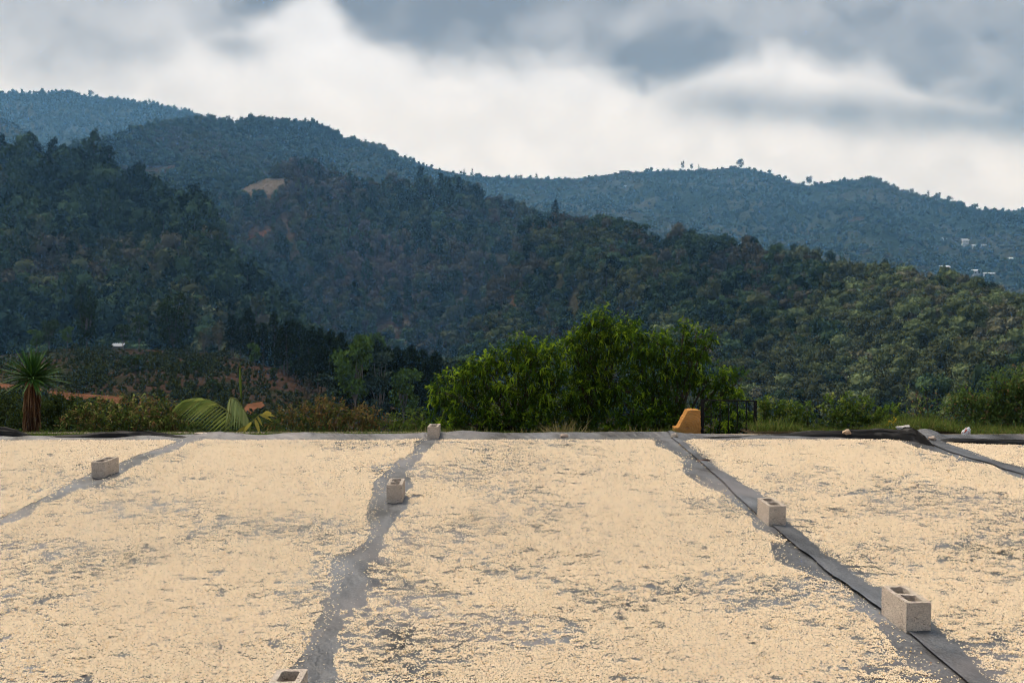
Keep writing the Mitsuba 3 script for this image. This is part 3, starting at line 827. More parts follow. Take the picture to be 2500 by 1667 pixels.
scene['mat_field'] = {'type': 'twosided', 'bsdf': {'type': 'diffuse', 'reflectance': proc(field_colour)}}
patch_on('hillside', FIELD, 'field', 'mat_field', 'bare tan field on the shoulder of the valley side')
patch_on('hillside', FIELD_B, 'field', 'mat_field', 'narrow pale field right of the bare tan field')
patch_on('hillside', SCAR, 'earth_slip', 'mat_earth', 'orange earth slip below the bare tan field')
for ring, lab in ((SCAR_B, 'pinkish rock face above the gorge'), (SCAR_C, 'pale strip of bare rock low on the valley side'), (SCAR_D, 'small pale rock face beside the gully'), (SCAR_E, 'reddish earth slip at the foot of the gully'), (SCAR_F, 'long low rock band at the left of the gorge'), (SCAR_G, 'upper pinkish rock face above the gorge'), (SCAR_H, 'small bare patch in the middle of the valley side'),
                  (SCAR_I, 'bare rock right of the foot of the gully'), (SCAR_J, 'small bare patch at the left of the valley side')):
    patch_on('hillside', ring, 'earth_slip', 'mat_earth' if ring is SCAR_E else 'mat_field', lab)
patch_on('mountainside', PALE, 'field', 'mat_red_soil', 'brown clearing high on the ridge at the left')
patch_on('mountainside', PALE_B, 'field', 'mat_red_soil', 'bare clearing on the blue ridge at the right')

FIELD_LOW = [(540, 500), (560, 476), (706, 470), (706, 496), (600, 506)]
bare = inside_px(FIELD, FIELD_B, SCAR, SCAR_B, SCAR_C, SCAR_D, SCAR_E, SCAR_F, SCAR_G, SCAR_H, SCAR_I, SCAR_J)
forest('ridge_forest', 'forest on the distant blue ridge at the far left', 'mountain_far_left', 2600, ['far'], [('dark', 1)], 17, 31, crest=1000, t0=0.3, variants=3)
forest('ridge_forest', 'forest on the faint ridge at the far right edge', 'mountain', 600, ['far'], [('dark', 1)], 9, 30, t0=0.3, variants=3)
forest('ridge_forest', 'forest on the dark blue spur at the left edge', 'spur', 900, ['far'], [('dark', 1)], 9, 32, t0=0.3, variants=3)
forest('ridge_forest', 'forest covering the long blue ridge in the middle distance', 'mountainside', 13000, ['far', 'far', 'far'], [('dark', 3), ('green', 2), ('olive', 1), ('brown', .6)], 13, 33, crest=2600, t0=0.15, skip=inside_px(PALE, PALE_B), variants=3, patch=260)
forest('forest', 'dry brown and green wood on the valley side in the middle', 'hillside', 5600, ['broad', 'broad', 'broad', 'broad', 'pine'], [('dark', 1.6), ('green', 1.4), ('olive', 1.6), ('brown', 2.2), ('mauve', .8)], 12.8, 34, skip=bare, t0=0.0)
forest('forest', 'green and olive wood on the spur falling away to the right', 'wooded_spur', 4400, ['broad', 'broad', 'broad', 'broad'], [('brown', 1.0), ('dark', 1.0), ('green', 2.0), ('olive', 2.0), ('light', 1.9), ('pale', .6)], 9.0, 35, t0=0.0, patch=60, lighter=curve([(1200, -.10), (1700, 0), (2100, .10), (2500, .16)]))
forest('forest', 'dark green wood covering the hill on the left', 'wooded_hill', 2700, ['broad', 'broad', 'broad', 'broad', 'pine'], [('dark', 2), ('green', 3), ('dark', .8), ('olive', 1.4), ('brown', .5)], 15, 36, t0=0.1, patch=70)


# ------------------------------------------------------------------ single trees in the middle distance
def conifer(seed, h, w, col, trunk_col=(.13, .11, .09), bare=0.35, tufts=5):
    """(trunk, crown) of an irregular pine: whorls of limbs that end in sprays of needles."""
    rng = np.random.default_rng(seed)
    Gt, Gc = Geo(), Geo()
    bend = rng.normal(0, 0.02 * h, 2)
    zz = np.linspace(-0.6, h * 0.97, 9)
    path = np.stack([bend[0] * np.sin(zz / h * 2.5), bend[1] * np.sin(zz / h * 2), zz], -1)
    v, f = tube(path, np.linspace(h * 0.011, h * 0.002, 9), 6)
    Gt.add(v, f, np.array(trunk_col) * rng.uniform(.7, 1.1, (len(v), 1)))
    z = h * bare
    while z < h * 0.99:
        u = (z / h - bare) / (1 - bare)
        for q in range(int(rng.integers(3, 6))):
            L = w * 0.5 * (1 - u ** 1.6) * rng.uniform(.55, 1.1) + 0.03 * h * 0.5
            a = rng.uniform(0, 2 * PI)
            o = np.array([np.interp(z, zz, path[:, 0]), np.interp(z, zz, path[:, 1]), z])
            d = np.array([math.cos(a), math.sin(a), rng.uniform(-.15, .45)])
            if L > 0.7:
                vv, ff = tube([o, o + d * L * .6, o + d * L + np.array([0, 0, .08 * L])], [h * .003, h * .002, h * .001], 3)
                Gt.add(vv, ff, np.array(trunk_col) * .6)
            for s in np.linspace(.35, 1.0, tufts):
                c = o + d * L * s + rng.normal(0, .035 * h * .5, 3)
                n = 9
                dd = unit(rng.normal(size=(n, 3)) + np.array([0, 0, .5]) + .6 * d)
                side = unit(np.cross(dd, rng.normal(size=(n, 3))))
                sz = .045 * h * rng.uniform(.7, 1.3, (n, 1))
                tri = np.stack([c - side * sz * .17 + 0 * dd, c + side * sz * .17 + 0 * dd, c + dd * sz], 1).reshape(-1, 3)
                Gc.add(tri, np.arange(3 * n).reshape(-1, 3), np.repeat(np.array(col) * rng.uniform(.6, 1.6, (n, 1)), 3, 0))
        z += h * rng.uniform(.03, .06)
    return Gt, Gc


def leafy(seed, h, w, col, trunk_col=(.20, .17, .14), bare=0.3, lumps=14, cards=70, card=0.05, lean=0.0):
    """(trunk, crown) of a broadleaf tree: forked limbs, each carrying a clump of leaves."""
    rng = np.random.default_rng(seed)
    Gt, Gc = Geo(), Geo()
    fork = np.array([lean * h * .3, 0, h * bare])
    v, f = tube([(0, 0, -.5), fork * np.array([.3, 1, .5]), fork], [h * .016, h * .013, h * .011], 6)
    Gt.add(v, f, np.array(trunk_col) * rng.uniform(.7, 1.1, (len(v), 1)))
    for k in range(lumps):
        a = rng.uniform(0, 2 * PI)
        z = rng.uniform(bare * 1.05, .93)
        e = max(.1, 1 - ((z - (bare + 1) / 2) / ((1 - bare) / 2 * 1.1)) ** 2)
        rr = w * .34 * math.sqrt(e) * rng.uniform(.3, 1.1)
        c = np.array([rr * math.cos(a) + lean * h * z * .5, rr * math.sin(a), z * h])
        r = w * rng.uniform(.13, .22)
        vv, ff = tube([fork * rng.uniform(.8, 1.0), (fork + c) / 2 + rng.normal(0, .02 * h, 3), c], [h * .007, h * .005, h * .002], 4)
        Gt.add(vv, ff, np.array(trunk_col) * .8)
        n = cards
        d = unit(rng.normal(size=(n, 3)))
        p = c + d * r * rng.uniform(.25, 1.15, (n, 1)) * np.array([1, 1, .8])
        t = unit(rng.normal(size=(n, 3)) + .5 * d)
        s = unit(np.cross(t, rng.normal(size=(n, 3))))
        z_ = card * h * rng.uniform(.6, 1.3, (n, 1))
        tri = np.stack([p - s * z_ * .4, p + s * z_ * .4, p + t * z_], 1).reshape(-1, 3)
        Gc.add(tri, np.arange(3 * n).reshape(-1, 3), np.repeat(np.array(col) * rng.uniform(.85, 1.2) * rng.uniform(.6, 1.5, (n, 1)), 3, 0))
    return Gt, Gc


KIT = {}


def kit(key, fn, *a, **k):
    if key not in KIT:
        gt, gc = fn(*a, **k)
        KIT[key] = gt.ply('mat_plain'), gc.ply('mat_far_leaf')
    return KIT[key]


def tree_at(name, hill_name, px, py, height_px, shapes, base_h, label, group=None, category='tree', rot=0.0, squash=1.0, pt=None):
    p = on_hill(hill_name, px, py) if pt is None else pt
    dist = (p - CAM) @ FWD
    s = height_px * dist / F / base_h
    k = thing(name, label, category, group)
    m = T().translate([float(p[0]), float(p[1]), float(p[2])]).rotate([0, 0, 1], float(rot)).scale([s * squash, s * squash, s])
    put('trunk', {**shapes[0], 'to_world': m}, k)
    put('crown', {**shapes[1], 'to_world': m}, k)
    return k


rng = np.random.default_rng(77)
PINE = lambda i: kit(f'pine{i}', conifer, 200 + i, 14, 4.6, (.018, .030, .010), bare=(.30, .2, .38, .25, .15, .45)[i])
# the pine wood along the right side of the plantation
EDGE = curve([(520, 866), (570, 872), (640, 893), (700, 935), (760, 985), (850, 1042), (1150, 1075)])
BACK = curve([(520, 864), (640, 889), (800, 938), (930, 968), (1050, 1002), (1150, 1040)])
spots = []
for px in np.arange(560, 1150, 15.0):
    for row in np.linspace(0, .8, 3):
        b, e = BACK(px), min(EDGE(px), 1075)
        y = b + 2 + (e - b) * row
        if row and e - b < 14 * row * 3:
            continue
        spots.append((px + rng.uniform(-8, 8), y + rng.uniform(-4, 4), row))
for i, (px, py, row) in enumerate(sorted(spots, key=lambda q: q[1])):
    d = (on_hill('plantation_hill', px, max(py, BACK(px) + 1)) - CAM) @ FWD
    tree_at('pine_tree', 'plantation_hill', px, max(py, BACK(px) + 1), rng.uniform(11.0, 15.5) * F / d, PINE(int(rng.integers(6))), 14,
            f"dark pine at the {'back' if row == 0 else 'front'} of the wood by the coffee rows, {'upper left end' if px < 720 else 'middle' if px < 930 else 'low right end'}", 'pines of the wood beside the coffee rows', rot=rng.uniform(0, 360), squash=rng.uniform(.85, 1.25))

DARK = kit('dark', leafy, 301, 16, 9, (.028, .046, .014), bare=.12, lumps=34, cards=110, card=.035)
LIGHT = kit('light', leafy, 302, 12, 6.6, (.075, .125, .024), bare=.32, lumps=20, cards=150, card=.042)
MID = kit('mid', leafy, 303, 12, 6.5, (.040, .064, .018), bare=.25, lumps=18, cards=90, card=.045)
GREY = kit('grey', leafy, 304, 12, 6.5, (.085, .085, .052), trunk_col=(.24, .21, .18), bare=.3, lumps=13, cards=46, card=.04, lean=.1)
BLUE = kit('blue', leafy, 305, 12, 5, (.052, .078, .050), bare=.15, lumps=18, cards=90, card=.05)
for px, py, hp, kt, bh, lab, sq in [
        (212, 852, 168, DARK, 16, 'tall dark tree standing alone above the plantation at the left', .62),
        (425, 862, 160, DARK, 16, 'broad dark tree behind the coffee rows left of the greyish tree', .95),
        (340, 856, 88, MID, 12, 'slim tree with a pale trunk between the two tall dark trees', .9),
        (300, 852, 62, MID, 12, 'low bushy tree right of the tall dark tree', 1.3),
        (120, 858, 78, MID, 12, 'mid green tree left of the tall dark tree', 1.2),
        (165, 856, 62, LIGHT, 12, 'small yellowish tree at the foot of the tall dark tree', 1.0),
        (90, 862, 60, LIGHT, 12, 'small yellow green tree behind the spiky rosette plant', 1.2),
        (535, 872, 95, GREY, 12, 'greyish half bare tree at the top of the coffee rows', 1.15),
        (500, 868, 70, GREY, 12, 'smaller greyish tree leaning beside the half bare tree', 1.2),
        (622, 905, 70, LIGHT, 12, 'bright green young tree at the edge of the pine wood', .9),
        (722, 930, 105, LIGHT, 12, 'tree with a slanting white trunk at the edge of the pine wood', .62),
        (868, 1046, 235, LIGHT, 12, 'tall yellow green tree in front of the dark pines', .85),
        (925, 1050, 205, BLUE, 12, 'bluish green tree right of the tall yellow green tree', .95),
        (985, 1058, 165, LIGHT, 12, 'light green leaning tree at the right of the pine wood', 1.0),
        (925, 972, 165, LIGHT, 12, 'round light green crown rising above the pine wood', .6),
        (795, 1066, 165, BLUE, 12, 'grey green bushy tree in front of the pine wood', 1.15),
        (755, 985, 80, GREY, 12, 'pale twiggy shrub at the foot of the pine wood', .8),
        (1085, 1066, 205, BLUE, 12, 'grey green tree at the right end of the pine wood', 1.0),
        (670, 938, 42, MID, 12, 'dark round shrub on the bare soil by the pine wood', 1.1),
        (520, 985, 60, MID, 12, 'leafy green bush among the coffee rows behind the palm', 1.2),
        (330, 930, 66, MID, 12, 'leafy bush in the middle of the coffee rows', 1.5),
        (480, 940, 60, MID, 12, 'bushy tree among the coffee rows', 1.1)]:
    tree_at('plantation_tree', 'plantation_hill', px, py, hp, kt, bh, lab, squash=sq, rot=rng.uniform(0, 360))

# coffee bushes in rows on the reddish soil
rr = np.random.default_rng(78)
Gk = []
for i in range(4):
    G = Geo()
    for q in range(5):
        clump(G, rr, np.array([*(rr.normal(0, .22, 2)), rr.uniform(.25, 1.0)]), rr.uniform(.20, .34), (.048, .062, .022), 24, .2)
    scene[f'shape_coffee_{i}'] = {'type': 'shapegroup', 'leaves': G.ply('mat_far_leaf')}
base = numbered('coffee_bushes')
labels[base] = {'label': 'rows of small coffee bushes on the reddish slope', 'category': 'bushes', 'kind': 'stuff'}
n = 0
for py in np.concatenate([np.arange(858, 900, 6.0), np.arange(900, 1060, 7.2)]):
    step = 13
    for px in np.arange(-60, 800, step):
        x, y = px + rr.uniform(-3, 3) + (py * 1.7) % step, py + 3.2 * math.sin(px / 60 + py * .02) + rr.uniform(-1.2, 1.2)
        if x > 560 and y < EDGE(x) + 6 or y < curve([(0, 868), (150, 854), (450, 860), (570, 872)])(x):
            continue
        dense = meshkit.fbm(np.array([x / 110, y / 45, 3.0]), 3, 79)
        road = curve([(0, 940), (120, 962), (200, 972), (330, 978)])(x)
        if x < 360 and -8 < y - road < 20 or (590 < x < 640 and 985 < y < 1012):
            continue
        if rr.random() > (0.86 if dense > .5 and x < 560 else 0.62):
            continue
        p = on_hill('plantation_hill', x, y)
        s = rr.uniform(.75, 1.25) * (1.7 if dense > .56 and x < 560 else 1.0)
        n += 1
        scene[f'{base}__{n:04d}'] = {'type': 'instance', 'group': {'type': 'ref', 'id': f'shape_coffee_{int(rr.integers(4))}'},
                                     'to_world': T().translate([float(p[0]), float(p[1]), float(p[2])]).rotate([0, 0, 1], float(rr.uniform(0, 360))).scale([s, s, s * rr.uniform(.8, 1.2)])}
patch_on('plantation_hill', [(-60, 930), (60, 946), (130, 958), (215, 966), (290, 972), (345, 980), (345, 994), (260, 986), (200, 984), (120, 972), (0, 958), (-60, 950)], 'dirt_road', 'mat_earth', 'orange dirt road cut across the slope behind the spiky rosette plant', up=.3, n=60)
patch_on('plantation_hill', [(592, 1006), (604, 990), (640, 984), (646, 994), (620, 1012), (595, 1020)], 'dirt_road', 'mat_earth', 'orange bare soil behind the palm fronds', up=.3, n=24)

# ------------------------------------------------------------------ single trees on the ridges
LONE = kit('lone', conifer, 401, 16, 10.5, (.016, .028, .022), bare=.04, tufts=7)
tree_at('conifer', 'wooded_spur', 1357, 543, 58, LONE, 16, 'lone dark cone shaped conifer on the crest in the middle', squash=.85)
RIDGE = kit('ridge', leafy, 402, 14, 9, (.020, .034, .022), bare=.35, lumps=10, cards=40, card=.09)
ROUND = kit('round', leafy, 403, 12, 11, (.022, .036, .022), bare=.25, lumps=12, cards=40, card=.09)
SLIM = kit('slim', conifer, 404, 14, 4, (.018, .03, .022), bare=.25, tufts=3)
for px, py, hp, kt, bh, lab, sq in [
        (1667, 416, 25, RIDGE, 14, 'tall tree with bare trunks on the blue ridge, left of its small grove', .6),
        (1688, 416, 17, ROUND, 12, 'round tree in the small grove on the blue ridge', .7),
        (1706, 416, 14, SLIM, 14, 'slim tree right of the round tree on the blue ridge', 1.0),
        (1806, 412, 24, ROUND, 12, 'bushy tree on the summit of the blue ridge', 1.0),
        (892, 352, 14, RIDGE, 14, 'small tree standing out on the ridge where it falls to the middle', .9),
        (557, 300, 20, ROUND, 12, 'bare round crowned tree on the skyline at the left', .8),
        (1133, 424, 14, SLIM, 14, 'slim tree on the skyline left of the middle', 1.2), (1153, 428, 18, SLIM, 14, 'taller slim tree on the skyline left of the middle', 1.2),
        (1310, 438, 15, RIDGE, 14, 'small tree on the low saddle of the skyline', .9),
        (1975, 456, 26, ROUND, 12, 'bushy tree in the notch of the blue ridge at the right', .9),
        (2226, 478, 18, ROUND, 12, 'round tree on the falling ridge at the right', .8),
        (2266, 486, 20, SLIM, 14, 'slim dark tree on the falling ridge at the right', 1.5), (2290, 490, 20, ROUND, 12, 'broad tree on the falling ridge at the right', 1.0), (2318, 496, 18, ROUND, 12, 'rounded tree farthest right on the falling ridge', 1.1),
        (222, 240, 20, ROUND, 12, 'round tree on the distant ridge at the far left', .9)]:
    tree_at('ridge_tree', 'mountain_far_left' if px < 300 else 'mountainside', px, py, hp, kt, bh, lab, squash=sq, rot=rng.uniform(0, 360))
BIG = kit('big', leafy, 405, 15, 13, (.026, .044, .024), bare=.15, lumps=22, cards=60, card=.06)
for px, py, hp, lab, sq in [(2024, 692, 80, 'large dark tree on the spur left of the middle one', .85), (2185, 725, 72, 'upright dark tree on the spur between two wider trees', .62), (2285, 748, 78, 'wide dark tree on the crest of the spur', .95),
                            (2412, 775, 92, 'tall rounded tree on the spur near the right edge', .85), (1940, 655, 60, 'dark green tree high on the spur', .8)]:
    tree_at('spur_tree', 'wooded_spur', px, py, hp, BIG, 15, lab, squash=sq, rot=rng.uniform(0, 360))
BLOOM = kit('bloom', leafy, 406, 11, 9, (.33, .33, .24), bare=.3, lumps=12, cards=36, card=.06)
PINK = kit('pink', leafy, 407, 10, 9, (.26, .17, .17), bare=.3, lumps=10, cards=36, card=.06)
tree_at('blossom_tree', 'wooded_hill', 340, 584, 44, BLOOM, 11, 'tree with whitish blossom on the dark wooded hill', squash=.9)
tree_at('blossom_tree', 'hillside', 1015, 598, 20, PINK, 10, 'small tree with pinkish blossom on the valley side', squash=.9)
tree_at('blossom_tree', 'wooded_spur', 2303, 900, 22, BLOOM, 11, 'small tree with pale blossom low on the spur', squash=.9)

# ------------------------------------------------------------------ plants along the patio edge
def grass_blades(G, n, xr, yr, h, col, rng, zfun, lean=0.35, width=0.006, dens=None):
    x, y = rng.uniform(*xr, n), rng.uniform(*yr, n)
    if dens is not None:
        k = rng.random(n) < dens(x, y)
        x, y = x[k], y[k]
    n = len(x)
    d = np.stack([rng.normal(0, lean, n), rng.normal(0, lean, n), np.ones(n)], -1)
    L = h * rng.uniform(.5, 1.35, n) if np.isscalar(h) else h(x, y) * rng.uniform(.5, 1.35, n)
    v, f, k = leaves(np.stack([x, y, zfun(x, y)], -1), d, L, width * rng.uniform(.7, 1.4, n), rng.uniform(.0, .55, n), rng, 3)
    c = np.array(col)[rng.integers(len(col), size=n)] * rng.uniform(.7, 1.3, (n, 1))
    G.add(v, f, np.repeat(c, k, 0))


def bank_z(x, y):
    return -0.10 - np.where(y < 19, (y - 16.05) * 0.10, 0.295 + (y - 19) * 0.62)


GREEN = [(.10, .155, .032), (.14, .195, .045), (.19, .215, .065), (.075, .125, .025)]
DRY = [(.30, .25, .12), (.36, .29, .15), (.24, .20, .09), (.14, .14, .04)]
rng = np.random.default_rng(90)
G = Geo()
nz = lambda x, y, s=1.0, k=0: meshkit.fbm(np.stack([x * s, y * s, x * 0 + k], -1), 3, 91)
grass_blades(G, 15000, (-8.6, 0.2), (15.78, 16.0), .10, GREEN, rng, lambda x, y: -.03 + 0 * x, dens=lambda x, y: np.clip((nz(x, y, 1.4) - .36) * 6, 0.1, 1))
grass_blades(G, 9000, (-8.6, 2.6), (16.05, 16.9), .13, GREEN + DRY[3:], rng, bank_z, dens=lambda x, y: np.clip((nz(x, y, .9, 2) - .30) * 5, .15, 1))
grass_blades(G, 7000, (-3.4, 2.6), (15.95, 16.6), .16, GREEN + DRY[:2], rng, lambda x, y: bank_z(x, y) + .03, dens=lambda x, y: np.clip((nz(x, y, 1.1, 5) - .36) * 5, .1, 1))
put('grass', G.ply('mat_leaf'), label='low green grass along the patio edge from the left to the stump', category='grass', kind='stuff')
G = Geo()
mound = lambda x, y: np.interp(x, [3.4, 3.7, 4.3, 4.6, 5.4, 5.7, 6.3, 6.6, 6.85, 8.6], [.03, .19, .20, .09, .07, .16, .22, .17, .08, .08])
grass_blades(G, 17000, (3.66, 8.8), (15.95, 17.0), lambda x, y: (.55 * mound(x, y) + .03) * (.35 + 1.5 * nz(x, y, 2.2, 3) ** 1.5 * 1.6), GREEN + GREEN + GREEN + DRY[2:], rng, lambda x, y: bank_z(x, y) * .4 + mound(x, y) * .35, width=.007)
grass_blades(G, 2200, (5.6, 7.3), (16.1, 16.7), .26, GREEN + DRY[3:], rng, lambda x, y: bank_z(x, y) + mound(x, y) * .7, lean=.6)
put('grass', G.ply('mat_leaf'), label='thick green grass mounds along the patio edge right of the railing', category='grass', kind='stuff')
# soil of the mound on the right
xs, ys = np.linspace(3.62, 9.2, 90), np.linspace(15.9, 17.2, 26)
X, Y = np.meshgrid(xs, ys, indexing='ij')
Z = bank_z(X, Y) * .4 - .04 + mound(X, Y) * .45 * np.clip((Y - 15.92) / .2, 0, 1) * np.clip((17.2 - Y) / .3, 0, 1)
put('mound', mikit.ply((np.stack([X, Y, Z], -1).reshape(-1, 3), grid_faces(90, 26)), 'mat_soil', smooth=True), kind='structure', label='low earth mound under the grass on the right')
for px, n, h, lab in [(1375, 260, .42, 'dry pale grass tuft below the leafy trees'), (1100, 70, .2, 'small dry grass tuft beside the far concrete block'), (1530, 120, .26, 'sparse dry grass tuft left of the stump'), (1265, 130, .2, 'short yellowish grass tuft under the light green tree'),
                      (880, 110, .26, 'yellowish grass tuft right of the rusty shrub'), (1440, 130, .24, 'dry grass tuft right of the tallest dry tuft')]:
    G = Geo()
    c = at(px, 1050, 16.35)
    x, y = c[0] + rng.normal(0, .08 + .1 * h, n), c[1] + rng.normal(0, .1, n)
    d = np.stack([(x - c[0]) * 2.2 + rng.normal(0, .35, n) - .15, rng.normal(0, .35, n), np.ones(n)], -1)
    v, f, k = leaves(np.stack([x, y, bank_z(x, y)], -1), d, h * rng.uniform(.5, 1.25, n), .007, rng.uniform(.1, .7, n), rng, 3)
    G.add(v, f, np.repeat(np.array(DRY)[rng.integers(4, size=n)] * rng.uniform(.7, 1.2, (n, 1)), k, 0))
    put('grass_tuft', G.ply('mat_leaf'), label=lab, category='grass')


def limb(G, a, b, r0, r1, rng, col, n=6, sag=.05):
    s = np.linspace(0, 1, n)[:, None]
    a, b = np.asarray(a, float), np.asarray(b, float)
    p = a * (1 - s) + b * s + np.array([0, 0, 1.0]) * sag * np.linalg.norm(b - a) * np.sin(s * PI) + rng.normal(0, .015 * np.linalg.norm(b - a), (n, 3)) * np.sin(s * PI)
    v, f = tube(p, np.linspace(r0, r1, n), 5)
    G.add(v, f, np.array(col) * rng.uniform(.75, 1.15, (len(v), 1)))


def plant(name, label, category, base, blobs, seed, leaf, cols, tips, shoots, per, droop=.5, stem=.02, stem_col=(.06, .045, .03), twig=.16, tip_share=.3, out=1.0, holder='crown', upward=.35, group=None):
    """A tree or shrub: stems to every blob (px, py, radius in pixels, depth), twigs with leaves all through the blobs."""
    rng = np.random.default_rng(seed)
    k = thing(name, label, category, group)
    Gt, Gc = Geo(), Geo()
    base = np.asarray(base, float)
    for px, py, r, y in blobs:
        c, R = at(px, py, y), r * y / F
        mid = base + (c - base) * np.array([.45, .45, .5])
        limb(Gt, base + rng.normal(0, .02, 3), mid, stem, stem * .7, rng, stem_col)
        limb(Gt, mid, c, stem * .7, stem * .25, rng, stem_col)
        n = max(4, int(shoots * (R / .3) ** 2))
        d = unit(rng.normal(size=(n, 3)) + np.array([0, -.15, upward]))
        q = c + d * R * (rng.random((n, 1)) ** .45) * np.array([1, 1, .9])
        g = unit(d * out + rng.normal(0, .35, (n, 3)) + np.array([0, 0, .35]))
        for a in range(0, n, 3):
            limb(Gt, c + (q[a] - c) * .2, q[a], stem * .22, stem * .10, rng, stem_col, 4, .08)
        s = np.tile(np.linspace(0.0, 1, per), n)
        B = np.repeat(q, per, 0) + np.repeat(g, per, 0) * (twig * s)[:, None]
        ax = np.repeat(g, per, 0)
        rad = unit(np.cross(ax, rng.normal(size=ax.shape)))
        D = unit(rad + ax * (0.15 + 0.9 * s[:, None]) + rng.normal(0, .15, ax.shape))
        L = leaf[0] * rng.uniform(.65, 1.2, len(B)) * (1.05 - .35 * s)
        v, f, kk = leaves(B, D, L, leaf[1] * rng.uniform(.8, 1.2, len(B)), droop * rng.uniform(.4, 1.5, len(B)), rng, 3)
        young = np.repeat(rng.random(n) < tip_share, per) & (s > .3)
        col = np.array(cols)[np.repeat(rng.integers(len(cols), size=n), per)]
        col = np.where(young[:, None], np.array(tips)[rng.integers(len(tips), size=len(B))], col) * rng.uniform(.75, 1.25, (len(B), 1))
        Gc.add(v, f, np.repeat(col, kk, 0))
    put('trunk' if category == 'tree' else 'stem', Gt.ply('mat_plain'), k)
    put(holder, Gc.ply('mat_leaf'), k)
    return k


PEACH = dict(leaf=(.112, .026), cols=[(.045, .095, .010), (.065, .125, .012), (.030, .062, .008)], tips=[(.20, .31, .02), (.24, .34, .025)], shoots=60, per=11, droop=.55, stem=.035)
plant('leafy_tree', 'light green bushy tree with drooping leaves, left of the tallest one', 'tree', at(1270, 1075, 17.6), [
    (1075, 955, 30, 17.5), (1085, 1000, 36, 17.6), (1125, 935, 36, 17.4), (1160, 905, 36, 17.5), (1140, 980, 50, 17.5), (1200, 915, 45, 17.6), (1215, 975, 55, 17.5), (1230, 885, 40, 17.7), (1285, 860, 34, 17.6), (1262, 850, 22, 17.6),
    (1290, 905, 52, 17.6), (1290, 975, 60, 17.6), (1340, 880, 48, 17.8), (1350, 950, 60, 17.8), (1190, 1022, 34, 17.3), (1110, 1030, 26, 17.2), (1310, 1030, 40, 17.4), (1060, 1040, 16, 17.2), (1240, 1040, 45, 17.3), (1170, 1048, 34, 17.2), (1285, 1048, 40, 17.3), (1100, 1048, 26, 17.1)], 501, **PEACH, tip_share=.42)
plant('leafy_tree', 'tallest of the leafy trees in the middle with upright bright tips', 'tree', at(1440, 1080, 18.2), [
    (1400, 835, 26, 18.2), (1395, 880, 36, 18.2), (1440, 800, 30, 18.2), (1470, 785, 28, 18.3), (1465, 830, 46, 18.3), (1500, 825, 38, 18.3), (1450, 900, 52, 18.2), (1430, 960, 55, 18.1), (1480, 950, 45, 18.2), (1390, 1000, 50, 18.0),
    (1450, 1020, 45, 18.0), (1530, 800, 26, 18.4), (1400, 1045, 40, 17.9), (1460, 1050, 40, 17.9), (1425, 850, 40, 18.2), (1350, 1030, 40, 18), (1500, 890, 40, 18.3)], 502, **PEACH, tip_share=.35)
plant('leafy_tree', 'wide spreading leafy tree behind the stump and the railing', 'tree', at(1640, 1085, 17.8), [
    (1540, 840, 44, 17.9), (1575, 860, 40, 17.8), (1620, 850, 42, 17.8), (1668, 815, 20, 17.7), (1700, 830, 34, 17.7), (1720, 850, 22, 17.6), (1570, 920, 45, 17.8), (1620, 910, 50, 17.8), (1690, 880, 40, 17.7), (1660, 950, 52, 17.8),
    (1590, 985, 48, 17.7), (1540, 960, 40, 17.8), (1725, 940, 40, 17.7), (1770, 930, 30, 17.6), (1800, 935, 22, 17.5), (1770, 960, 30, 17.6), (1545, 1015, 38, 17.5), (1600, 1035, 40, 17.4), (1505, 975, 34, 18), (1520, 1040, 40, 17.6), (1570, 1048, 36, 17.5), (1640, 1020, 40, 17.6)], 503, **PEACH, tip_share=.24)
plant('leafy_tree', 'low leafy branches seen through the black railing', 'tree', at(1790, 1085, 17.2), [(1750, 1010, 26, 17.2), (1790, 985, 26, 17.2), (1800, 1030, 30, 17.1), (1760, 1045, 26, 17.0), (1835, 1040, 20, 17.0), (1725, 1000, 18, 17.2)], 504, **{**PEACH, 'stem': .015}, tip_share=.5)
SHR = dict(leaf=(.085, .026), cols=[(.075, .110, .024), (.095, .125, .03), (.055, .085, .02), (.11, .085, .035)], tips=[(.20, .25, .07), (.24, .21, .08), (.15, .08, .04)], shoots=120, per=8, droop=.4, stem=.008, holder='foliage')
plant('shrub', 'wide weedy shrub with pale green leaves left of the palm fronds', 'shrub', at(300, 1068, 16.7), [(180, 1030, 24, 16.6), (215, 1012, 26, 16.7), (250, 1000, 26, 16.8), (250, 1035, 30, 16.5), (300, 1005, 28, 16.8), (300, 1035, 30, 16.5), (350, 1000, 26, 16.8), (350, 1032, 30, 16.5),
                                                                                                          (395, 1005, 28, 16.8), (400, 1035, 28, 16.5), (432, 1025, 26, 16.6)], 511, **SHR, tip_share=.4)
plant('shrub', 'rusty brown and green shrub right of the palm fronds', 'shrub', at(820, 1070, 16.6), [(690, 1030, 24, 16.6), (735, 1030, 28, 16.6), (770, 1010, 26, 16.7), (810, 1000, 24, 16.8), (815, 1030, 30, 16.5), (855, 1012, 24, 16.7), (870, 1035, 26, 16.5), (905, 1025, 22, 16.6), (920, 1040, 18, 16.5)], 512,
      **{**SHR, 'cols': [(.10, .072, .03), (.13, .09, .035), (.07, .085, .025), (.05, .075, .02)], 'tips': [(.20, .12, .05), (.16, .15, .05)]}, tip_share=.5)
plant('shrub', 'low green shrub beside the far concrete block', 'shrub', at(1010, 1068, 16.8), [(985, 1035, 20, 16.8), (1015, 1025, 18, 16.8), (1030, 1045, 16, 16.7), (960, 1045, 14, 16.7)], 513, **{**SHR, 'cols': [(.05, .085, .016), (.065, .10, .02)], 'tips': [(.12, .17, .03)]}, tip_share=.4)
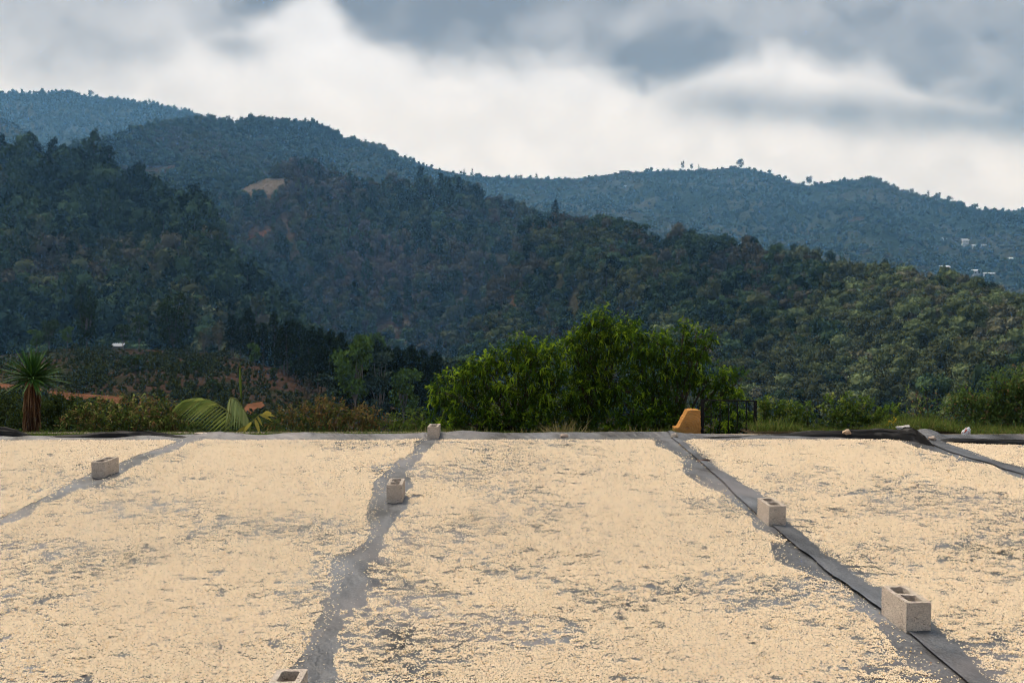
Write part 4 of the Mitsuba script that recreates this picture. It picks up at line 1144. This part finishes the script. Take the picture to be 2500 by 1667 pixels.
plant('shrub', 'dark low thicket between the rosette plant and the weedy shrub', 'shrub', at(120, 1075, 18), [(20, 1010, 50, 18.5), (110, 1015, 45, 18.5), (150, 1000, 40, 18.6), (190, 1010, 34, 18.4), (60, 1035, 30, 18)], 514, **{**SHR, 'cols': [(.028, .045, .014), (.036, .055, .016)], 'tips': [(.06, .08, .02)]}, tip_share=.2)
CIT = dict(leaf=(.075, .030), cols=[(.085, .145, .024), (.11, .17, .030), (.060, .105, .02)], tips=[(.22, .29, .05), (.26, .30, .07)], shoots=150, per=9, droop=.15, stem=.010, twig=.10, upward=.6, holder='foliage')
plant('shrub', 'glossy leaved bush with two upright tops right of the railing', 'shrub', at(2090, 1068, 16.9), [(2025, 985, 14, 16.9), (2035, 1005, 16, 16.9), (2045, 1030, 18, 16.9), (2075, 985, 15, 16.9), (2085, 1008, 18, 16.9), (2110, 988, 14, 16.9), (2105, 1025, 18, 16.9), (2150, 1020, 18, 16.9), (2178, 1005, 14, 16.9),
      (2185, 1025, 14, 16.8), (2130, 1032, 18, 16.8), (2065, 1035, 16, 16.8)], 521, **CIT, tip_share=.35)
for px, py, r, lab, sd in [(1905, 1010, 11, 'first small glossy seedling right of the railing', 522), (1938, 1012, 11, 'second small glossy seedling right of the railing', 523), (1972, 1015, 9, 'small glossy seedling just left of the two topped bush', 524), (1868, 1002, 12, 'thin reddish seedling touching the railing', 525)]:
    plant('seedling', lab, 'seedling', at(px, 1062, 16.8), [(px - 2, py - 14, r, 16.8), (px + 2, py + 2, r, 16.8), (px, py + 18, r, 16.8)], sd, **{**CIT, 'shoots': 240})
SHR2 = dict(leaf=(.060, .026), cols=[(.065, .115, .028), (.09, .145, .036), (.10, .155, .045)], tips=[(.20, .23, .07), (.24, .14, .08), (.17, .24, .06)], shoots=200, per=8, droop=.2, stem=.010, twig=.16, upward=.5, holder='foliage')
plant('shrub', 'tall dense dark shrub at the right edge of the picture', 'shrub', at(2430, 1080, 17.0), [(2430, 925, 14, 17), (2435, 950, 20, 17), (2350, 965, 14, 17), (2365, 990, 24, 17), (2400, 1000, 34, 17), (2445, 985, 34, 17), (2490, 935, 26, 17), (2490, 980, 40, 17), (2540, 960, 50, 17), (2410, 1040, 36, 16.9),
      (2460, 1035, 40, 16.9), (2520, 1030, 45, 16.9), (2330, 1000, 22, 17), (2365, 1040, 26, 16.8), (2600, 980, 60, 17)], 531, **SHR2, tip_share=.25)
plant('shrub', 'loose airy shrub with reddish tips left of the tall dark shrub', 'shrub', at(2270, 1075, 16.9), [(2215, 970, 12, 16.9), (2240, 1000, 18, 16.9), (2260, 955, 8, 16.9), (2290, 985, 18, 16.9), (2305, 1010, 22, 16.9), (2255, 1025, 20, 16.9), (2230, 1030, 14, 16.9)], 532, **{**SHR2, 'shoots': 70}, tip_share=.5)
plant('flower', 'yellow flower spike in the grass by the cloth roll', 'flower', at(2170, 1062, 16.3), [(2182, 1027, 5, 16.3), (2172, 1036, 4, 16.3)], 541, leaf=(.05, .02), cols=[(.55, .36, .03), (.45, .32, .03)], tips=[(.6, .42, .04)], shoots=120, per=5, stem=.004, twig=.04, holder='bloom')

rng = np.random.default_rng(551)
G = Geo()
n = 9000
x, y = rng.uniform(-9, 9.5, n), 16.9 + 2.6 * rng.random(n) ** 1.3
zb = bank_z(x, y) + rng.uniform(0, .32, n) * np.clip(meshkit.fbm(np.stack([x * 1.2, y * 1.2, x * 0], -1), 3, 552) * 2 - .3, .15, 1.2)
d = unit(np.stack([rng.normal(0, 1, n), rng.normal(0, 1, n), rng.uniform(.1, 1.2, n)], -1))
v, f, k = leaves(np.stack([x, y, zb], -1), d, rng.uniform(.08, .16, n), rng.uniform(.03, .05, n), rng.uniform(.1, .6, n), rng, 3)
G.add(v, f, np.repeat(np.array([(.030, .052, .014), (.040, .066, .016), (.055, .075, .022), (.022, .04, .012)])[rng.integers(4, size=n)] * rng.uniform(.7, 1.3, (n, 1)), k, 0))
put('undergrowth', G.ply('mat_leaf'), label='dark low weeds on the bank behind the patio edge', category='undergrowth', kind='stuff')

# spiky rosette plant with a skirt of dead leaves
rng = np.random.default_rng(600)
yk = thing('yucca', 'spiky rosette plant on a trunk of brown dead leaves at the left', 'yucca')
yb, yt = at(76, 1056, 16.9), at(78, 925, 16.9)
G = Geo()
v, f = tube([yb, yb * .5 + yt * .5 + np.array([.01, 0, 0]), yt], [.085, .075, .06], 9)
G.add(v, f, (.12, .07, .04))
put('trunk', G.ply('mat_plain'), yk)
G = Geo()
n = 330
hh = rng.random(n)
th = rng.uniform(0, 2 * PI, n)
B = yb + (yt - yb) * (0.25 + .75 * hh)[:, None] + .075 * np.stack([np.cos(th), np.sin(th), 0 * th], -1)
D = np.stack([np.cos(th) * .16, np.sin(th) * .16, -np.ones(n)], -1)
v, f, k = leaves(B, D, rng.uniform(.2, .42, n), .032, 0.0, rng, 3)
v[:, 2] = np.maximum(v[:, 2], yb[2] + 0.0)
G.add(v, f, np.repeat(np.array([(.16, .075, .035), (.24, .14, .075), (.30, .20, .11), (.09, .045, .025)])[rng.integers(4, size=n)] * rng.uniform(.7, 1.3, (n, 1)), k, 0))
put('dead_leaves', G.ply('mat_leaf'), yk, label='skirt of brown dead leaves on the trunk')
scene['mat_yucca'] = {'type': 'twosided', 'bsdf': {'type': 'principled', 'base_color': VC, 'roughness': 0.55, 'specular': 0.12}}
for i in range(210):
    el = math.asin(rng.uniform(-.38, 1.0))
    a = rng.uniform(0, 2 * PI)
    d = np.array([[math.cos(a) * math.cos(el), math.sin(a) * math.cos(el), math.sin(el)]])
    L = rng.uniform(.44, .60) * (1.0 if el < .9 else .95)
    v, f, k = leaves(yt + d * .03 + np.array([[0, 0, .05 * rng.random()]]), d, [L], [.030], [0.10 * math.cos(el)], rng, 4)
    c = np.array([(.028, .080, .012), (.048, .120, .018), (.020, .055, .009)][i % 3]) * rng.uniform(.8, 1.25)
    put('leaf', mikit.ply((v, f), 'mat_yucca', color=np.broadcast_to(c, v.shape)), yk)

# palm with folded, yellowing fronds
pk = thing('palm', 'young palm with torn folded fronds and one upright spear leaf', 'palm')
scene['mat_palm'] = {'type': 'principledthin', 'base_color': VC, 'roughness': 0.4, 'diff_trans': 0.7, 'spec_trans': 0.0, 'eta': 1.4}
PAL = [(.22, .28, .07), (.28, .32, .09), (.17, .23, .06)]
YEL = [(.44, .37, .08), (.38, .33, .07), (.28, .28, .07)]


def blades(rachis, ends, y, width, cols, label, droop=.12):
    R = np.array([at(a, b, y) for a, b in rachis])
    s, q = np.linspace(0, 1, 16), np.linspace(0, 1, len(R))
    R = np.stack([np.interp(s, q, R[:, c]) for c in range(3)], -1)
    G = Geo()
    v, f = tube(R, np.linspace(.014, .005, 16), 5)
    G.add(v, f, (.22, .24, .08))
    fk = put('frond', G.ply('mat_palm'), pk, label=label)
    for (ax, ay), (bx, by) in ends:
        p, e = at(ax, ay, y), at(bx, by, y - rng.uniform(.05, .25))
        d = e - p
        L = np.linalg.norm(d)
        v, f, k = leaves(p[None], d[None] + np.array([[0, 0, droop * L]]), [L * rng.uniform(.95, 1.1)], [width * rng.uniform(.85, 1.15)], [droop], rng, 5, side=np.cross(d[None], [[0.15, 1.0, 0.1]]) + np.array([[0, rng.normal(0, .35) * L, 0]]))
        c = np.array(cols[int(rng.integers(len(cols)))]) * rng.uniform(.8, 1.2)
        put('leaflet', mikit.ply((v, f), 'mat_palm', color=np.broadcast_to(c, v.shape)), fk)


ra = [(603, 1052), (575, 1020), (548, 998), (520, 980), (490, 972), (458, 976), (440, 984)]
rc = np.array(ra, float)
ends = []
for u in np.linspace(.14, 1, 24):
    x0, y0 = np.interp(u, np.linspace(0, 1, 7), rc[:, 0]), np.interp(u, np.linspace(0, 1, 7), rc[:, 1])
    k_ = math.sin(PI * (.10 + .84 * u))
    ends.append(((x0, y0), (x0 - 8 - 48 * k_, min(1064, y0 + 9 + 40 * k_))))
    if .4 < u < .95:
        ends.append(((x0, y0), (x0 - 30 * k_, y0 + 2 + 6 * u)))
blades(ra, ends, 16.6, .036, PAL, 'green frond bent over to the left')
rb = [(592, 1054), (575, 1015), (563, 985), (560, 972), (570, 970), (584, 980), (598, 1002), (607, 1028)]
rc = np.array(rb, float)
ends = []
for u in np.linspace(.36, 1, 15):
    x0, y0 = np.interp(u, np.linspace(0, 1, 8), rc[:, 0]), np.interp(u, np.linspace(0, 1, 8), rc[:, 1])
    ends.append(((x0, y0), (x0 + (x0 - 572) * .35 - 6, min(1056, y0 + 68))))
blades(rb, ends, 16.7, .042, [(.28, .34, .13), (.34, .38, .16), (.24, .30, .11)], 'pale green frond folded over at its tip', .05)
blades([(600, 1052), (615, 1030), (632, 1013), (645, 1008)], [((640, 1010), (670, 1017)), ((634, 1012), (665, 1029)), ((622, 1022), (634, 1060)), ((614, 1030), (592, 1062)), ((607, 1040), (572, 1062)), ((628, 1016), (640, 1040)), ((645, 1008), (666, 1008))], 16.55, .055, YEL, 'yellowing frond on the right', .2)
G = Geo()
sp = np.array([at(590, 1062, 16.95), at(590, 1000, 16.95), at(589, 940, 16.95), at(587, 890, 16.95)])
v, f = tube(sp, [.012, .011, .008, .003], 5)
G.add(v, f, (.09, .12, .03))
v, f, k = leaves(sp[2:3] - np.array([[0, 0, .22]]), np.array([[-.03, 0, 1.0]]), [.58], [.055], [0], rng, 4)
G.add(v, f, (.12, .17, .035))
v, f, k = leaves(sp[2:3] - np.array([[0, .01, .20]]), np.array([[-.05, -.03, 1.0]]), [.5], [.04], [0], rng, 4)
G.add(v, f, (.10, .15, .03))
put('spear_leaf', G.ply('mat_palm'), pk, label='upright unopened spear leaf')

# ------------------------------------------------------------------ stump and railing
def stump_colour(p, n, uv):
    c = mi.Point3f(2.743, 16.35, 0.05)
    r = dr.sqrt(dr.square(p.x - c.x) + dr.square((p.z - c.z) * 1.15)) * 100 + 5.0 * fbm(p.x * 12, p.y * 12, p.z * 12)
    ring = 0.5 + 0.5 * dr.sin(r * 1.7)
    saw = noise(p.x * 260, p.y * 30, (p.z + 0.6 * p.x) * 40)
    k = mix((0.32, 0.145, 0.04), (0.60, 0.31, 0.105), fbm(p.x * 11, p.y * 11, p.z * 11) * 0.7 + 0.3 * saw)
    k = mix(k, (0.20, 0.085, 0.03), smoothstep(0.45, 0.95, ring) * 0.40 * noise(p.x * 30, p.y * 30, p.z * 30))
    heart = smoothstep(7.5, 3.0, r) * (0.5 + 0.5 * saw)
    return mix(k, (0.17, 0.06, 0.02), heart * 0.6)


def stump_bump(p, n, uv):
    return noise(p.x * 60, p.y * 200, (p.z + 0.5 * p.x) * 90) + noise(p.x * 14, p.y * 20, p.z * 14)


scene['mat_stump'] = {'type': 'bumpmap', 'bump': proc(stump_bump, 1e-3), 'scale': 0.004, 'bsdf': {'type': 'diffuse', 'reflectance': proc(stump_colour)}}
ys_ = 16.35
out = [(1712, 1068), (1711, 1003), (1690, 1001), (1681, 1003), (1672, 1018), (1664, 1033), (1659, 1042), (1655, 1044), (1648, 1043), (1648, 1053), (1654, 1057), (1665, 1060), (1670, 1068)]
P = np.array([at(a, b, ys_) for a, b in out])
ro = np.random.default_rng(62)
ring = LineString(np.vstack([P, P[:1]])[:, [0, 2]])
ring = np.array([ring.interpolate(q, normalized=True).coords[0] for q in np.linspace(0, 1, 64)[:-1]])
pg = Polygon(ring + ro.normal(0, .0022, ring.shape)).buffer(0)
m = trimesh.creation.extrude_polygon(pg, 0.26, engine='earcut')
v, f = trimesh.remesh.subdivide_to_size(m.vertices, m.faces, .02, max_iter=9)
v = np.stack([v[:, 0], ys_ + v[:, 2], v[:, 1]], -1)
v += .022 * (np.stack([meshkit.fbm(v * 19, 4, s) for s in (1, 2, 3)], -1) - .5)
v[:, 1] += 0.10 * (v[:, 2] - v[:, 2].min())
put('stump', mikit.ply(trimesh.Trimesh(v, f[:, ::-1], process=False), 'mat_stump', smooth=12), label='orange sawn piece of tree stump standing beside the black railing', category='stump')

rk = thing('railing', 'black metal railing with thin upright bars beside the stump', 'railing')
scene['mat_black'] = {'type': 'principled', 'base_color': {'type': 'rgb', 'value': [.006, .006, .0065]}, 'roughness': .55, 'specular': .15}
ry = 16.55


def bar(name, a, b, wx, label=None):
    p, q = at(*a, ry), at(*b, ry)
    c, d = (p + q) / 2, q - p
    L = np.linalg.norm(d)
    m = trimesh.creation.box((wx, wx, L))
    m.apply_transform(trimesh.geometry.align_vectors([0, 0, 1], d / L))
    m.apply_translation(c)
    put(name, mikit.ply(m, 'mat_black'), rk, label=label)


bar('post', (1715.5, 978.5), (1712, 1090), .052, 'thick left post')
bar('post', (1844, 979), (1843, 1090), .040)
bar('top_rail', (1711, 976.3), (1847, 979), .019)
for x0 in (1735.5, 1757.5, 1778.5, 1800, 1822):
    bar('bar', (x0 + .8, 979.5), (x0 - 1, 1090), .0125)
bar('crossbar', (1719, 1017), (1734, 1017.5), .018, 'short crossbar by the left post')
bar('bottom_rail', (1717, 1084), (1841, 1085), .016)

# crumpled white plastic
r = np.random.default_rng(61)
m = trimesh.creation.icosphere(subdivisions=3)
v = m.vertices * np.array([.062, .035, .075]) * (0.55 + .9 * meshkit.fbm(m.vertices * 2.6, 4, 61))[:, None]
v[:, 0] += .5 * np.clip(v[:, 2], 0, 1)
p = at(2357, 1070, 15.9)
c = np.where((meshkit.noise(m.vertices * 2.2, 63) > .72)[:, None], np.array([.45, .08, .05]), np.array([.72, .74, .75]))
put('plastic_bag', mikit.ply((v + p - np.array([0, 0, v[:, 2].min()]), m.faces), 'mat_plain', color=c), label='crumpled white plastic scrap at the edge of the grass on the right', category='plastic bag')

# ------------------------------------------------------------------ houses on the hills
scene['mat_wall'] = {'type': 'twosided', 'bsdf': {'type': 'diffuse', 'reflectance': VC}}


def house(hill_name, px, py, w_px, h_px, label, wall=(.72, .72, .71), roof=(.58, .58, .60), windows=0, name='house', depth=.7, turn=0.0, slope=.25):
    p = on_hill(hill_name, px, py)
    d = (p - CAM) @ FWD
    w, h = w_px * d / F, h_px * d / F
    dep = w * depth
    k = thing(name, label, 'house')
    M = T().translate([float(p[0]), float(p[1]), float(p[2] + .3 * h)]).rotate([0, 0, 1], turn)
    b = trimesh.creation.box((w, dep, h))
    G = Geo().add(b.vertices + np.array([0, 0, h / 2]), b.faces, wall)
    b = trimesh.creation.box((w * .96, dep * .96, h))
    G.add(b.vertices + np.array([0, 0, -h / 2]), b.faces, np.array(wall) * .7)
    put('wall', G.ply('mat_wall', to_world=M), k)
    e = .08 * w
    rv = np.array([(-w / 2 - e, -dep / 2 - e, h), (w / 2 + e, -dep / 2 - e, h), (w / 2 + e, dep / 2 + e, h + slope * dep), (-w / 2 - e, dep / 2 + e, h + slope * dep)])
    b = trimesh.convex.convex_hull(np.vstack([rv, rv + np.array([0, 0, .06 * h])]))
    put('roof', Geo().add(b.vertices, b.faces, roof).ply('mat_wall', to_world=M), k)
    rows = 2 if h_px > 11 else 1
    for i in range(windows):
        for j in range(rows):
            b = trimesh.creation.box((w / windows * .5, .12, h / rows * .45))
            c = np.array([-w / 2 + w / windows * (i + .5), -dep / 2 - .04, h / rows * (j + .52)])
            put('window', Geo().add(b.vertices + c, b.faces, (.05, .06, .07)).ply('mat_wall', to_world=M), k)


house('mountainside', 2357, 605, 15, 14, 'two storey white house, the upper one on the far right slope', windows=3)
house('mountainside', 2391, 606, 32, 5, 'long low white building beside the two storey house', windows=5, depth=.25)
house('mountainside', 2306, 588, 10, 4, 'small pale roofed house left of the two storey white house')
house('mountainside', 2470, 637, 12, 5, 'small bright white house near the right edge', wall=(.85, .85, .85), roof=(.8, .8, .8))
house('mountainside', 2308, 669, 20, 13, 'white house with dark windows on the lower far right slope', windows=3)
house('mountainside', 2385, 673, 18, 9, 'whitish house in the lower row, in its middle', windows=2)
house('mountainside', 2417, 677, 26, 7, 'long whitish house at the right of the lower row', windows=3, depth=.3)
house('mountainside', 2268, 676, 6, 2.5, 'small whitish hut at the left of the lower row')
house('mountainside', 1753, 433, 7, 2, 'tiny white roof high on the blue ridge', depth=.5)
house('mountainside', 1525, 457, 7, 2, 'tiny white roof on the blue ridge left of its summit', depth=.5)
house('mountainside', 1523, 421, 22, 4, 'long grey building on the crest of the blue ridge', wall=(.3, .32, .36), roof=(.34, .36, .4), depth=.3)
house('mountainside', 684, 417, 8, 6, 'white roofed hut above the bare tan field, nearest the top')
house('mountainside', 674, 421, 9, 4, 'low pale hut left of the white roofed hut', wall=(.4, .42, .42))
house('mountainside', 699, 417, 8, 10, 'orange walled house above the bare tan field', wall=(.48, .20, .09), roof=(.30, .14, .08))
house('hillside', 1050, 526, 22, 4, 'grey roofed hut among the trees on the valley side', wall=(.3, .3, .3), roof=(.34, .36, .37), depth=.4)
house('hillside', 1098, 789, 18, 4, 'pale blue roofed hut low in the gorge', wall=(.28, .26, .24), roof=(.5, .58, .64), depth=.5, slope=.4)
house('hillside', 896, 702, 11, 2.5, 'small pale roof low on the valley side', wall=(.3, .3, .3), roof=(.5, .54, .58), depth=.5)
house('plantation_hill', 288, 846, 26, 4, 'white tin roof above the coffee rows at the left', wall=(.2, .2, .2), roof=(.34, .37, .41), depth=.5, slope=.5)
house('plantation_hill', 264, 877, 12, 4, 'small bluish white roof below the white tin roof', wall=(.3, .3, .32), roof=(.32, .34, .40), depth=.6, slope=.4)
